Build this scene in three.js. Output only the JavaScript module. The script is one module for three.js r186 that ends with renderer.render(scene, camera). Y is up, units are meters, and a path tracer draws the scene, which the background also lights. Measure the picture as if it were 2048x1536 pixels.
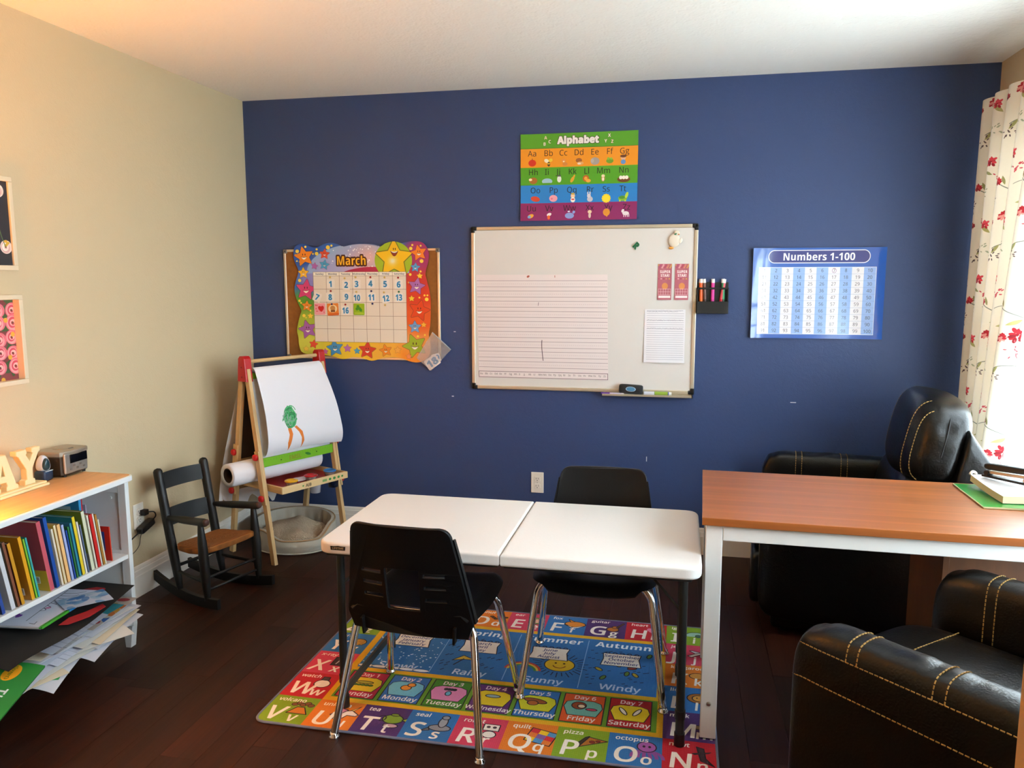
import * as THREE from 'three';
import { RoundedBoxGeometry } from 'three/addons/geometries/RoundedBoxGeometry.js';
import { RectAreaLightUniformsLib } from 'three/addons/lights/RectAreaLightUniformsLib.js';
import { mergeGeometries, mergeVertices, toCreasedNormals } from 'three/addons/utils/BufferGeometryUtils.js';

// ------------------------------------------------------------------ camera, sky, exposure
const scene = new THREE.Scene();
const camera = new THREE.PerspectiveCamera(2 * Math.atan(768 / 1589.7) * 180 / Math.PI, 2048 / 1536, 0.05, 100);
camera.position.set(2.4227, 1.4532, 4.2027);
camera.rotation.set(-0.1313, 0.2074, -0.0011, 'YXZ');
scene.background = new THREE.Color(0.73, 0.89, 1.0);          // overcast daylight
const DAY = 15.5;
scene.backgroundIntensity = DAY;
const LAMP_POWER = 6.2, LAMP_COLOR = new THREE.Color(1.0, 0.43, 0.07);
// daylight entering at the two window openings of the right wall
RectAreaLightUniformsLib.init();
const WY0 = 0.3, WY1 = 2.1, WINDOWS = [[0.26, 1.86], [2.06, 3.5]];
for (const [z0, z1] of WINDOWS) { const l = new THREE.RectAreaLight(scene.background, DAY * 0.4, z1 - z0, WY1 - WY0); l.position.set(3.845 + 0.16, (WY0 + WY1) / 2, (z0 + z1) / 2); l.lookAt(0, (WY0 + WY1) / 2, (z0 + z1) / 2); l.name = 'window_daylight'; scene.add(l); }
const renderer = new THREE.WebGLRenderer({ antialias: true });
renderer.toneMapping = THREE.LinearToneMapping;
renderer.toneMappingExposure = 1.0;
renderer.shadowMap.enabled = true;

// ------------------------------------------------------------------ helpers
const W = 3.845, H = 2.44, ZR = 5.0;                            // room width, ceiling height, far end of the hall behind the camera
let seed = 7;
const rnd = () => { seed = (seed * 1664525 + 1013904223) >>> 0; return seed / 4294967296; };
const rr = (a, b) => a + (b - a) * rnd();
const V = (x, y, z) => new THREE.Vector3(x, y, z);
const taken = new Map();
function numbered(name) { const n = taken.get(name) ?? 0; taken.set(name, n + 1); return n ? `${name}_${String(n).padStart(3, '0')}` : name; }
function tag(o, label, category, group) { o.userData.label = label; o.userData.category = category; if (group) o.userData.group = group; return o; }
function thing(name, label, category, [x, y, z] = [0, 0, 0], turn = 0, group) {
  const o = new THREE.Group(); o.name = numbered(name); scene.add(o); o.position.set(x, y, z); o.rotation.y = turn;
  return tag(o, label, category, group);
}
function part(name, geo, mat, parent, label) { const m = new THREE.Mesh(geo, mat); m.name = name; parent.add(m); if (label) m.userData.label = label; return m; }
function solo(name, geo, mat, label, category, group) { const m = new THREE.Mesh(geo, mat); m.name = numbered(name); scene.add(m); return tag(m, label, category, group); }
function struct(name, geo, mat) { const m = geo ? new THREE.Mesh(geo, mat) : new THREE.Group(); m.name = name; m.userData.kind = 'structure'; scene.add(m); return m; }
function dup(root, pos, turn, label) { const r = root.clone(); r.name = numbered(root.name.replace(/_\d{3}$/, '')); r.userData = { ...root.userData }; scene.add(r); r.position.set(...pos); if (turn !== undefined) r.rotation.set(0, turn, 0); if (label) r.userData.label = label; return r; }
const clean = (g) => { const q = g.index ? g.toNonIndexed() : g; for (const k of Object.keys(q.attributes)) if (!['position', 'normal', 'uv'].includes(k)) q.deleteAttribute(k); return q; };
const merge = (list) => mergeGeometries(list.map(clean));
const at = (g, x = 0, y = 0, z = 0) => g.translate(x, y, z);
const rot = (g, x = 0, y = 0, z = 0) => { if (x) g.rotateX(x); if (y) g.rotateY(y); if (z) g.rotateZ(z); return g; };
// uv in metres: u along the grain axis, v across it
function grain(g, axis = 'x', off = 0) {
  const p = g.attributes.position, n = p.count, uv = new Float32Array(n * 2), A = { x: 0, y: 1, z: 2 }[axis], o = [0, 1, 2].filter((i) => i !== A);
  for (let i = 0; i < n; i++) { const q = [p.getX(i), p.getY(i), p.getZ(i)]; uv[2 * i] = q[A] + off * 0.37; uv[2 * i + 1] = q[o[0]] + q[o[1]] + off; }
  g.setAttribute('uv', new THREE.BufferAttribute(uv, 2)); return g;
}
// uv in metres on the plane each face is closest to
function boxUV(g) {
  const p = g.attributes.position, n = g.attributes.normal, uv = new Float32Array(p.count * 2);
  for (let i = 0; i < p.count; i += 3) {
    const a = [0, 1, 2].map((k) => { let t = 0; for (let j = 0; j < 3; j++) t += Math.abs(n.array[(i + j) * 3 + k]); return t; }), m = a.indexOf(Math.max(...a));
    for (let j = 0; j < 3; j++) { const q = [p.getX(i + j), p.getY(i + j), p.getZ(i + j)]; uv[2 * (i + j)] = m === 0 ? q[2] : q[0]; uv[2 * (i + j) + 1] = m === 1 ? q[2] : q[1]; }
  }
  g.setAttribute('uv', new THREE.BufferAttribute(uv, 2)); return g;
}
// box between two corners, softened edges
function bx(x0, x1, y0, y1, z0, z1, r = 0.002, seg = 1) {
  const w = x1 - x0, h = y1 - y0, d = z1 - z0, m = Math.min(w, h, d) * 0.49;
  const g = r > 0 ? new RoundedBoxGeometry(w, h, d, seg, Math.min(r, m)) : new THREE.BoxGeometry(w, h, d);
  return at(clean(g), (x0 + x1) / 2, (y0 + y1) / 2, (z0 + z1) / 2);
}
// rectangular bar from a to b, w across x-ish, t across the other
function bar(a, b, w, t, r = 0.002) {
  const d = V().subVectors(b, a), L = d.length(); d.normalize();
  const g = clean(new RoundedBoxGeometry(w, L, t, 1, Math.min(r, w * 0.45, t * 0.45)));
  grain(g, 'y', rnd());
  return g.applyQuaternion(new THREE.Quaternion().setFromUnitVectors(V(0, 1, 0), d)).translate((a.x + b.x) / 2, (a.y + b.y) / 2, (a.z + b.z) / 2);
}
// round rod from a to b with end radii
function rod(a, b, r0, r1 = r0, n = 16) {
  const d = V().subVectors(b, a), L = d.length(); d.normalize();
  const g = clean(new THREE.CylinderGeometry(r1, r0, L, n)); grain(g, 'y', rnd());
  return g.applyQuaternion(new THREE.Quaternion().setFromUnitVectors(V(0, 1, 0), d)).translate((a.x + b.x) / 2, (a.y + b.y) / 2, (a.z + b.z) / 2);
}
// lathe profile [[r, y]...] laid between two points
function turned(a, b, prof, n = 18) {
  const d = V().subVectors(b, a), L = d.length(); d.normalize();
  const g = clean(new THREE.LatheGeometry(prof.map(([r, t]) => new THREE.Vector2(r, t * L)), n)); grain(g, 'y', rnd());
  return g.applyQuaternion(new THREE.Quaternion().setFromUnitVectors(V(0, 1, 0), d)).translate(a.x, a.y, a.z);
}
const lathe = (prof, n = 28) => clean(new THREE.LatheGeometry(prof.map(([r, y]) => new THREE.Vector2(r, y)), n));
// rounded corners on a polyline
function fillet(pts, r, n = 8) {
  const out = [pts[0].clone()];
  for (let i = 1; i < pts.length - 1; i++) {
    const a = V().subVectors(pts[i - 1], pts[i]), b = V().subVectors(pts[i + 1], pts[i]), k = Math.min(r, a.length() * 0.48, b.length() * 0.48);
    const p = pts[i].clone().addScaledVector(a.normalize(), k), q = pts[i].clone().addScaledVector(b.normalize(), k);
    for (let j = 0; j <= n; j++) { const t = j / n; out.push(V(0, 0, 0).addScaledVector(p, (1 - t) ** 2).addScaledVector(pts[i], 2 * t * (1 - t)).addScaledVector(q, t * t)); }
  }
  out.push(pts[pts.length - 1].clone()); return out;
}
class Poly extends THREE.Curve {            // straight segments through given points
  constructor(p) { super(); this.p = p; this.l = [0]; for (let i = 1; i < p.length; i++) this.l.push(this.l[i - 1] + p[i].distanceTo(p[i - 1])); }
  getPoint(t, o = V()) { const s = t * this.l[this.l.length - 1]; let i = 1; while (i < this.p.length - 1 && this.l[i] < s) i++; const k = (s - this.l[i - 1]) / Math.max(1e-9, this.l[i] - this.l[i - 1]); return o.copy(this.p[i - 1]).lerp(this.p[i], k); }
}
function pipe(pts, r, seg = 60, n = 10) { return clean(new THREE.TubeGeometry(new THREE.CatmullRomCurve3(pts, false, 'centripetal'), seg, r, n)); }
// soft box: superellipsoid of power n
function soft(w, h, d, n = 5, s = 14, shape) {
  let g = new THREE.BoxGeometry(2, 2, 2, s, s, s); g.deleteAttribute('uv'); g.deleteAttribute('normal'); g = mergeVertices(g, 1e-4);
  const p = g.attributes.position, v = V();
  for (let i = 0; i < p.count; i++) {
    v.fromBufferAttribute(p, i);
    const k = Math.pow(Math.abs(v.x) ** n + Math.abs(v.y) ** n + Math.abs(v.z) ** n, -1 / n);
    v.multiplyScalar(k); v.set(v.x * w / 2, v.y * h / 2, v.z * d / 2); if (shape) shape(v, w, h, d); p.setXYZ(i, v.x, v.y, v.z);
  }
  g.computeVertexNormals(); return boxUV(clean(g));
}
// thin sheet: f(u,v) -> point, with a real thickness
function sheet(nu, nv, f, t = 0.0008) {
  const pos = [], uv = [], idx = [], P = (u, v) => f(u, v), e = 1e-3;
  for (const s of [1, -1]) for (let j = 0; j <= nv; j++) for (let i = 0; i <= nu; i++) {
    const u = i / nu, v = j / nv, p = P(u, v), a = P(Math.min(1, u + e), v).sub(P(Math.max(0, u - e), v)), b = P(u, Math.min(1, v + e)).sub(P(u, Math.max(0, v - e)));
    p.addScaledVector(a.cross(b).normalize(), s * t / 2); pos.push(p.x, p.y, p.z); uv.push(u, v);
  }
  const N = (nu + 1) * (nv + 1), k = (i, j, s) => s * N + j * (nu + 1) + i;
  for (let j = 0; j < nv; j++) for (let i = 0; i < nu; i++) { idx.push(k(i, j, 0), k(i + 1, j, 0), k(i + 1, j + 1, 0), k(i, j, 0), k(i + 1, j + 1, 0), k(i, j + 1, 0), k(i, j, 1), k(i + 1, j + 1, 1), k(i + 1, j, 1), k(i, j, 1), k(i, j + 1, 1), k(i + 1, j + 1, 1)); }
  const edge = (a, b, c, d) => idx.push(a, b, c, b, d, c);
  for (let i = 0; i < nu; i++) { edge(k(i, 0, 0), k(i, 0, 1), k(i + 1, 0, 0), k(i + 1, 0, 1)); edge(k(i, nv, 0), k(i + 1, nv, 0), k(i, nv, 1), k(i + 1, nv, 1)); }
  for (let j = 0; j < nv; j++) { edge(k(0, j, 0), k(0, j + 1, 0), k(0, j, 1), k(0, j + 1, 1)); edge(k(nu, j, 0), k(nu, j, 1), k(nu, j + 1, 0), k(nu, j + 1, 1)); }
  let g = new THREE.BufferGeometry(); g.setAttribute('position', new THREE.Float32BufferAttribute(pos, 3)); g.setAttribute('uv', new THREE.Float32BufferAttribute(uv, 2)); g.setIndex(idx); g.computeVertexNormals();
  return clean(toCreasedNormals(g, 0.9));
}
const flat = (x0, x1, y0, y1, z, t = 0.001) => sheet(1, 1, (u, v) => V(x0 + (x1 - x0) * u, y0 + (y1 - y0) * v, z), t);   // on the blue wall
// rounded rectangle outline
function rrect(x0, y0, x1, y1, r) {
  const s = new THREE.Shape(); s.moveTo(x0 + r, y0); s.lineTo(x1 - r, y0); s.absarc(x1 - r, y0 + r, r, -Math.PI / 2, 0); s.lineTo(x1, y1 - r); s.absarc(x1 - r, y1 - r, r, 0, Math.PI / 2);
  s.lineTo(x0 + r, y1); s.absarc(x0 + r, y1 - r, r, Math.PI / 2, Math.PI); s.lineTo(x0, y0 + r); s.absarc(x0 + r, y0 + r, r, Math.PI, 1.5 * Math.PI); return s;
}
const extrude = (s, depth, bevel = 0, seg = 8, bseg = 2) => clean(new THREE.ExtrudeGeometry(s, { depth, bevelEnabled: bevel > 0, bevelSize: bevel, bevelThickness: bevel, bevelSegments: bseg, curveSegments: seg }));
const poly = (pts) => { const s = new THREE.Shape(); pts.forEach(([x, y], i) => (i ? s.lineTo(x, y) : s.moveTo(x, y))); s.closePath(); return s; };
// dashed thread along points
function stitches(pts, len = 0.008, gap = 0.004, r = 0.0013) {
  const c = new Poly(pts), L = c.l[c.l.length - 1], out = [];
  for (let s = 0; s + len < L; s += len + gap) { const a = c.getPoint(s / L), b = c.getPoint((s + len) / L); out.push(bar(a, b, r * 2, r * 2, 0)); }
  return merge(out);
}

// ------------------------------------------------------------------ materials
const mat = (c, roughness = 0.6, o = {}) => new THREE.MeshPhysicalMaterial({ color: c, roughness, ...o });
function canvasTex(w, h, draw, srgb = true) {
  const c = document.createElement('canvas'); c.width = w; c.height = h; const k = c.getContext('2d'); draw(k, w, h);
  const t = new THREE.CanvasTexture(c); if (srgb) t.colorSpace = THREE.SRGBColorSpace; t.anisotropy = 8; return t;
}
const hash = (i, j, s) => { let h = (i * 374761393 + j * 668265263 + s * 1274126177) | 0; h = Math.imul(h ^ (h >>> 13), 1274126177); return ((h ^ (h >>> 16)) >>> 0) / 4294967296; };
function vnoise(x, y, px, py, s) {           // value noise that repeats every px, py cells
  const i = Math.floor(x), j = Math.floor(y), fx = x - i, fy = y - j, u = fx * fx * (3 - 2 * fx), v = fy * fy * (3 - 2 * fy), m = (a, b) => ((a % b) + b) % b;
  const h = (a, b) => hash(m(a, px), m(b, py), s);
  return (h(i, j) * (1 - u) + h(i + 1, j) * u) * (1 - v) + (h(i, j + 1) * (1 - u) + h(i + 1, j + 1) * u) * v;
}
function dataTex(n, f, srgb) {
  const d = new Uint8Array(n * n * 4);
  for (let j = 0; j < n; j++) for (let i = 0; i < n; i++) { const c = f(i / n, j / n); for (let k = 0; k < 3; k++) d[(j * n + i) * 4 + k] = Math.max(0, Math.min(255, 255 * (c.length ? c[k] : c))); d[(j * n + i) * 4 + 3] = 255; }
  const t = new THREE.DataTexture(d, n, n); t.wrapS = t.wrapT = THREE.RepeatWrapping; t.magFilter = THREE.LinearFilter; t.minFilter = THREE.LinearMipmapLinearFilter; if (srgb) t.colorSpace = THREE.SRGBColorSpace; t.needsUpdate = true; return t;
}
const scaled = (t, x, y = x) => { const c = t.clone(); c.repeat.set(x, y); c.needsUpdate = true; return c; };
// wood grain running along u; mean 1, multiplied on the base colour
const grainFn = (lo, s, fine = 1) => (u, v) => { const w = vnoise(u * 3, v * 3, 3, 3, s) * 0.06; const a = vnoise(u * 4, (v + w) * 28, 4, 28, s + 1), b = vnoise(u * 8, (v + w) * 96, 8, 96, s + 2), c = vnoise(u * 32, v * 256, 32, 256, s + 3); const k = lo + (1 - lo) * (0.5 * a + 0.33 * b + 0.17 * c * fine); return [k, k, k]; };
const T = {
  grain: dataTex(512, grainFn(0.62, 11)), soft: dataTex(512, grainFn(0.82, 21)), dark: dataTex(512, grainFn(0.35, 31)),
  leather: dataTex(512, (u, v) => 0.45 * vnoise(u * 90, v * 90, 90, 90, 3) + 0.3 * vnoise(u * 40, v * 40, 40, 40, 4) + 0.25 * vnoise(u * 8, v * 8, 8, 8, 5)),
  weave: dataTex(256, (u, v) => 0.5 + 0.22 * Math.sin(u * 2 * Math.PI * 48) + 0.22 * Math.sin(v * 2 * Math.PI * 48) + 0.1 * (vnoise(u * 64, v * 64, 64, 64, 8) - 0.5)),
  paint: dataTex(512, (u, v) => 0.5 * vnoise(u * 120, v * 120, 120, 120, 41) + 0.5 * vnoise(u * 34, v * 34, 34, 34, 42)),
  fluff: dataTex(256, (u, v) => 0.6 * vnoise(u * 70, v * 70, 70, 70, 51) + 0.4 * vnoise(u * 18, v * 18, 18, 18, 52)),
  straw: dataTex(512, (u, v) => { const k = 0.5 + 0.5 * Math.sin(v * 2 * Math.PI * 40 + 1.5 * vnoise(u * 10, v * 40, 10, 40, 61)), n = vnoise(u * 20, v * 160, 20, 160, 62); return [0.38 + 0.4 * k + 0.22 * n, 0.34 + 0.42 * k + 0.24 * n, 0.3 + 0.45 * k + 0.25 * n]; }),
};
const wood = (c, tex, su, sv, rough, o = {}) => mat(c, rough, { map: scaled(tex, su, sv), ...o });
const M = {
  white: mat(0xe9e7e2, 0.45), trim: mat(0xeee9e0, 0.4), black: mat(0x0c0c0d, 0.42), chrome: mat(0xdcdcdc, 0.09, { metalness: 1 }), steel: mat(0xb9b4aa, 0.32, { metalness: 1 }),
  alu: mat(0xd9cdb6, 0.36, { metalness: 0.75 }), paper: mat(0xe9e7e6, 0.85), pine: wood(0xe3bd84, T.grain, 1.2, 2.2, 0.5), red: mat(0xb80d12, 0.35), beigePlastic: mat(0xf0e9dc, 0.4),
};
// ------------------------------------------------------------------ the room
const wallPaint = mat(0xd0bc98, 0.75, { bumpMap: scaled(T.paint, 2.2), bumpScale: 0.0006 });
const bluePaint = mat(0x2f4370, 0.55, { bumpMap: scaled(T.paint, 2.2), bumpScale: 0.0006 });
const ceilingPaint = mat(0xf2efe8, 0.9, { bumpMap: scaled(T.paint, 1.1), bumpScale: 0.002 });
const slab = (x0, x1, y0, y1, z0, z1) => grain(bx(x0, x1, y0, y1, z0, z1, 0), 'x');
const floor = struct('floor', slab(-0.14, W + 0.14, -0.12, -0.0135, -0.14, ZR + 0.14), mat(0x140b07, 0.8));
{ // dark stained boards running away from the camera
  const tones = [[0x3a190b, 0.38], [0x331609, 0.41], [0x3f1c0c, 0.39], [0x37180a, 0.36], [0x2f1509, 0.42], [0x3c1a0b, 0.38]].map(([c, r]) => wood(c, T.dark, 0.9, 1.6, r + 0.08, { specularIntensity: 0.5, bumpMap: scaled(T.dark, 0.9, 1.6), bumpScale: 0.0005 }));
  const bw = 0.127, rows = Math.ceil(W / bw), cut = new Map();
  for (let i = 0; i < rows; i++) {
    let z = -rr(0, 1.1);
    while (z < ZR) {
      const L = rr(0.7, 1.5), x0 = i * bw + 0.0003, x1 = Math.min(W, (i + 1) * bw) - 0.0003, z0 = Math.max(0, z) + 0.0003, z1 = Math.min(ZR, z + L) - 0.0003;
      if (z1 - z0 > 0.05) { const k = Math.floor(rnd() * 6), g = grain(bx(x0, x1, -0.013, 0, z0, z1, 0.0004), 'z', k * 0.31 + Math.floor(rnd() * 4) * 0.17); part('plank', g, tones[k], floor); }
      z += L;
    }
  }
}
struct('ceiling', slab(-0.14, W + 0.14, H, H + 0.12, -0.14, ZR + 0.14), ceilingPaint);
struct('wall_left', grain(bx(-0.14, 0, -0.12, H, -0.14, ZR + 0.14, 0), 'z'), wallPaint);
const wallBack = struct('wall_back', slab(0, W, -0.12, H, -0.14, 0), bluePaint);
{ // chipped spots where the plaster shows
  const chip = mat(0xc9ccd6, 0.8);
  for (const [x, y, w, h] of [[1.212, 1.165, 0.012, 0.005], [1.197, 0.806, 0.012, 0.006], [2.268, 0.489, 0.004, 0.026], [2.985, 0.827, 0.028, 0.004]]) part('paint_chip', bx(x, x + w, y, y + h, 0, 0.0006, 0), chip, wallBack);
}
// right wall with the window opening
struct('wall_right', merge([[-0.12, WY0, -0.14, ZR + 0.14], [WY1, H, -0.14, ZR + 0.14], [WY0, WY1, -0.14, WINDOWS[0][0]], [WY0, WY1, WINDOWS[0][1], WINDOWS[1][0]], [WY0, WY1, WINDOWS[1][1], ZR + 0.14]].map(([y0, y1, z0, z1]) => grain(bx(W, W + 0.14, y0, y1, z0, z1, 0), 'z'))), wallPaint);
struct('wall_rear', slab(0, W, -0.12, H, ZR, ZR + 0.14), wallPaint);
// wall with the doorway the camera looks through
const OX0 = 2.05, OX1 = 2.905, OZ0 = 3.9, OZ1 = 4.02;
struct('wall_front', merge([[0, OX0 - 0.02, 0, H], [OX1 + 0.02, W, 0, H], [OX0 - 0.02, OX1 + 0.02, 2.08, H]].map(([x0, x1, y0, y1]) => slab(x0, x1, y0, y1, OZ0, OZ1))), wallPaint);
{
  const t = struct('trim_1');
  part('jamb', bx(OX1, OX1 + 0.02, 0, 2.06, OZ0 - 0.004, OZ1 + 0.004, 0.002), M.trim, t); part('jamb', bx(OX0 - 0.02, OX0, 0, 2.06, OZ0 - 0.004, OZ1 + 0.004, 0.002), M.trim, t);
  part('head_jamb', bx(OX0 - 0.02, OX1 + 0.02, 2.06, 2.08, OZ0 - 0.004, OZ1 + 0.004, 0.002), M.trim, t);
  for (const z of [OZ0 - 0.018, OZ1]) { part('casing', bx(OX1 + 0.012, OX1 + 0.09, 0, 2.15, z, z + 0.018, 0.003), M.trim, t); part('casing', bx(OX0 - 0.09, OX0 - 0.012, 0, 2.15, z, z + 0.018, 0.003), M.trim, t); part('casing', bx(OX0 - 0.012, OX1 + 0.012, 2.072, 2.15, z, z + 0.018, 0.003), M.trim, t); }
  // door leaf standing open into the room, its free edge shows at the lower right of the view
  const d = struct('door_1'), dx = 2.894, z0 = 3.055, z1 = 3.878, dm = mat(0xd6a868, 0.4);
  part('door_leaf', bx(dx, dx + 0.036, 0.012, 2.045, z0, z1, 0.002), dm, d);
  for (const [y0, y1] of [[0.18, 0.86], [1.04, 1.9]]) for (const x of [dx - 0.004, dx + 0.036]) part('door_panel', bx(x, x + 0.004, y0, y1, z0 + 0.12, z1 - 0.12, 0.0015), dm, d);
  for (const y of [0.25, 1.05, 1.85]) part('hinge', rod(V(dx + 0.005, y, z1 + 0.004), V(dx + 0.005, y + 0.09, z1 + 0.004), 0.006), M.steel, d);
}
// baseboards: flat board, stepped cap, small bead
function baseboard(name, len, put) {
  const s = poly([[0, 0], [0.016, 0], [0.016, 0.098], [0.0135, 0.102], [0.0135, 0.122], [0.010, 0.126], [0.010, 0.131], [0.0075, 0.139], [0.003, 0.143], [0, 0.143]]);
  struct(name, put(extrude(s, len)), M.trim);
}
baseboard('baseboard_back', W, (g) => at(g.rotateY(Math.PI / 2).scale(1, 1, -1), 0, 0, 0));
baseboard('baseboard_left', OZ0 - 0.016, (g) => at(g, 0, 0, 0.016));
baseboard('baseboard_right', OZ0 - 0.016, (g) => at(g.scale(-1, 1, 1), W, 0, 0.016));
for (const n of ['baseboard_back', 'baseboard_right']) { const g = scene.getObjectByName(n).geometry, p = g.attributes.position; // mirrored shapes: turn the triangles round again
  for (let i = 0; i < p.count; i += 3) for (const a of Object.values(g.attributes)) for (let k = 0; k < a.itemSize; k++) { const t = a.array[(i + 1) * a.itemSize + k]; a.array[(i + 1) * a.itemSize + k] = a.array[(i + 2) * a.itemSize + k]; a.array[(i + 2) * a.itemSize + k] = t; }
  g.computeVertexNormals(); }
// windows: two double-hung sashes each
WINDOWS.forEach(([WZ0, WZ1], n) => {
  const w = struct('window_' + (n + 1)), zm = (WZ0 + WZ1) / 2, ym = (WY0 + WY1) / 2, glass = mat(0xffffff, 0.02, { transmission: 1, thickness: 0, ior: 1.45 });
  const F = (z0, z1, y0, y1, x0 = 0.03, x1 = 0.11, n = 'frame') => part(n, bx(W + x0, W + x1, y0, y1, z0, z1, 0.003), M.white, w);
  F(WZ0, WZ0 + 0.045, WY0, WY1); F(WZ1 - 0.045, WZ1, WY0, WY1); F(WZ0, WZ1, WY1 - 0.045, WY1); F(WZ0, WZ1, WY0, WY0 + 0.045); F(zm - 0.035, zm + 0.035, WY0, WY1, 0.03, 0.11, 'mullion');
  for (const [a, b] of [[WZ0 + 0.045, zm - 0.035], [zm + 0.035, WZ1 - 0.045]]) {
    F(a, b, ym - 0.022, ym + 0.022, 0.05, 0.09, 'meeting_rail');
    for (const [c, d] of [[WY0 + 0.045, ym - 0.022], [ym + 0.022, WY1 - 0.045]]) part('pane', bx(W + 0.068, W + 0.072, c, d, a, b, 0), glass, w);
  }
  F(WZ0 - 0.03, WZ1 + 0.03, WY0 - 0.025, WY0, -0.03, 0.05, 'sill');
  for (const [z0, z1, y0, y1] of [[WZ0 - 0.08, WZ0, WY0 - 0.1, WY1 + 0.08], [WZ1, WZ1 + 0.08, WY0 - 0.1, WY1 + 0.08], [WZ0, WZ1, WY1, WY1 + 0.08], [WZ0, WZ1, WY0 - 0.1, WY0 - 0.025]]) F(z0, z1, y0, y1, -0.018, 0, 'casing');
});
struct('lawn', slab(W + 0.2, W + 40, -0.62, -0.6, -25, 30), mat(0x9d9a80, 0.95));

// ------------------------------------------------------------------ curtains
{
  const flowers = canvasTex(1024, 1024, (k, w, h) => {
    k.fillStyle = '#e4d8c4'; k.fillRect(0, 0, w, h);
    const wrap = (f) => { for (const dx of [-w, 0, w]) for (const dy of [-h, 0, h]) { k.save(); k.translate(dx, dy); f(); k.restore(); } };
    const stem = (p, c = '#75786c', l = 7) => wrap(() => { k.strokeStyle = c; k.lineWidth = l; k.lineCap = 'round'; k.beginPath(); k.moveTo(p[0], p[1]); for (let i = 2; i < p.length; i += 4) k.quadraticCurveTo(p[i], p[i + 1], p[i + 2], p[i + 3]); k.stroke(); });
    const leaf = (x, y, a, l, c) => wrap(() => { k.save(); k.translate(x, y); k.rotate(a); k.fillStyle = c; k.beginPath(); k.moveTo(0, 0); k.quadraticCurveTo(l * 0.5, -l * 0.32, l, 0); k.quadraticCurveTo(l * 0.5, l * 0.25, 0, 0); k.fill(); k.restore(); });
    const bloom = (x, y, r, c, d) => wrap(() => { for (let i = 0; i < 11; i++) { const a = i * 2.4, q = r * (0.35 + 0.5 * hash(i, x | 0, 5)); k.fillStyle = i % 3 ? c : d; k.beginPath(); k.ellipse(x + Math.cos(a) * q, y + Math.sin(a) * q, r * 0.42, r * 0.24, a, 0, 7); k.fill(); } k.fillStyle = d; k.beginPath(); k.arc(x, y, r * 0.2, 0, 7); k.fill(); });
    const sprig = (x, y, n, c, s) => wrap(() => { for (let i = 0; i < n; i++) { const a = hash(i, x | 0, 9) * 6.3, q = s * hash(i, y | 0, 10); k.fillStyle = c; k.beginPath(); k.ellipse(x + Math.cos(a) * q, y + Math.sin(a) * q, 11, 5, a, 0, 7); k.fill(); } });
    stem([640, 0, 560, 120, 650, 230, 700, 330, 600, 420, 540, 520, 600, 610, 690, 720, 620, 830, 570, 930, 640, 1024]);
    stem([650, 230, 800, 200, 900, 90]); stem([600, 420, 480, 380, 380, 300]); stem([600, 610, 760, 590, 900, 640]); stem([620, 830, 500, 800, 420, 860]);
    stem([160, 0, 210, 180, 120, 330, 60, 480, 170, 640, 240, 800, 160, 1024], '#7d7d70', 6); stem([120, 330, 20, 300, -60, 350], '#7d7d70', 5); stem([170, 640, 280, 600, 360, 640], '#7d7d70', 5);
    for (const [x, y, a, l, c] of [[660, 240, -0.6, 110, '#9a9455'], [590, 430, 2.7, 120, '#a39c62'], [610, 640, 0.5, 140, '#9a9a5e'], [640, 840, -0.4, 120, '#a8a26a'], [120, 340, 2.5, 100, '#938d50'], [170, 650, -0.5, 110, '#9d975c'], [840, 180, 0.4, 90, '#8c8a58'], [860, 640, 0.7, 120, '#a19b60'], [450, 330, -1.9, 80, '#8f8b57'], [230, 830, 0.5, 100, '#8d8a50'], [60, 480, 2.9, 90, '#a8a26a'], [470, 830, 2.2, 90, '#98945c']]) leaf(x, y, a, l, c);
    bloom(560, 560, 59, '#b51722', '#7c0c16'); bloom(470, 585, 43, '#a9202a', '#d98a80'); bloom(640, 780, 48, '#6d3544', '#3f2230'); bloom(900, 100, 43, '#cf3a44', '#8f1a26'); bloom(390, 300, 33, '#ba2530', '#8a121c'); bloom(130, 180, 45, '#7b3f50', '#45222f'); bloom(900, 640, 39, '#d2404b', '#a01d2a'); bloom(200, 830, 53, '#b21823', '#e0b2a2'); bloom(60, 500, 32, '#b8232e', '#7a1019'); bloom(360, 640, 29, '#a8242e', '#6d0f18');
    sprig(800, 380, 26, '#8f9070', 110); sprig(330, 470, 16, '#5a3a3c', 70); sprig(850, 860, 24, '#9b9d80', 110); sprig(60, 700, 14, '#93323a', 60); sprig(420, 920, 14, '#5d4a48', 60); sprig(560, 690, 14, '#c04852', 90); sprig(960, 230, 12, '#c04852', 60); sprig(300, 130, 14, '#8a3a40', 70); sprig(760, 960, 14, '#a8464e', 70);
  });
  flowers.wrapS = flowers.wrapT = THREE.RepeatWrapping;
  const cloth = mat(0xffffff, 0.9, { map: flowers, transmission: 0.12, thickness: 0, side: THREE.DoubleSide });
  const top = 2.235, bot = 0.06, nu = 120, nv = 40, pos = [], uv = [], idx = [];
  for (let j = 0; j <= nv; j++) for (let i = 0; i <= nu; i++) {
    const s = i / nu, v = j / nv, y = top + (bot - top) * v;
    const zl = 0.10 + 0.05 * v, zr = 0.86 - 0.40 * Math.pow(Math.min(1, v * 1.05), 0.8), fold = 5.2, ph = s * fold * 2 * Math.PI + 0.5 * Math.sin(3 * v + s * 4);
    const amp = 0.028 + 0.012 * v, sharp = Math.sin(ph) + 0.25 * Math.sin(2 * ph + 1);
    pos.push(3.745 + amp * sharp, y + (j === 0 ? 0.006 * Math.sin(ph + 1) : 0), zl + (zr - zl) * s + 0.02 * Math.cos(ph)); uv.push(s * 2.6, y / 0.5);
  }
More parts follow.
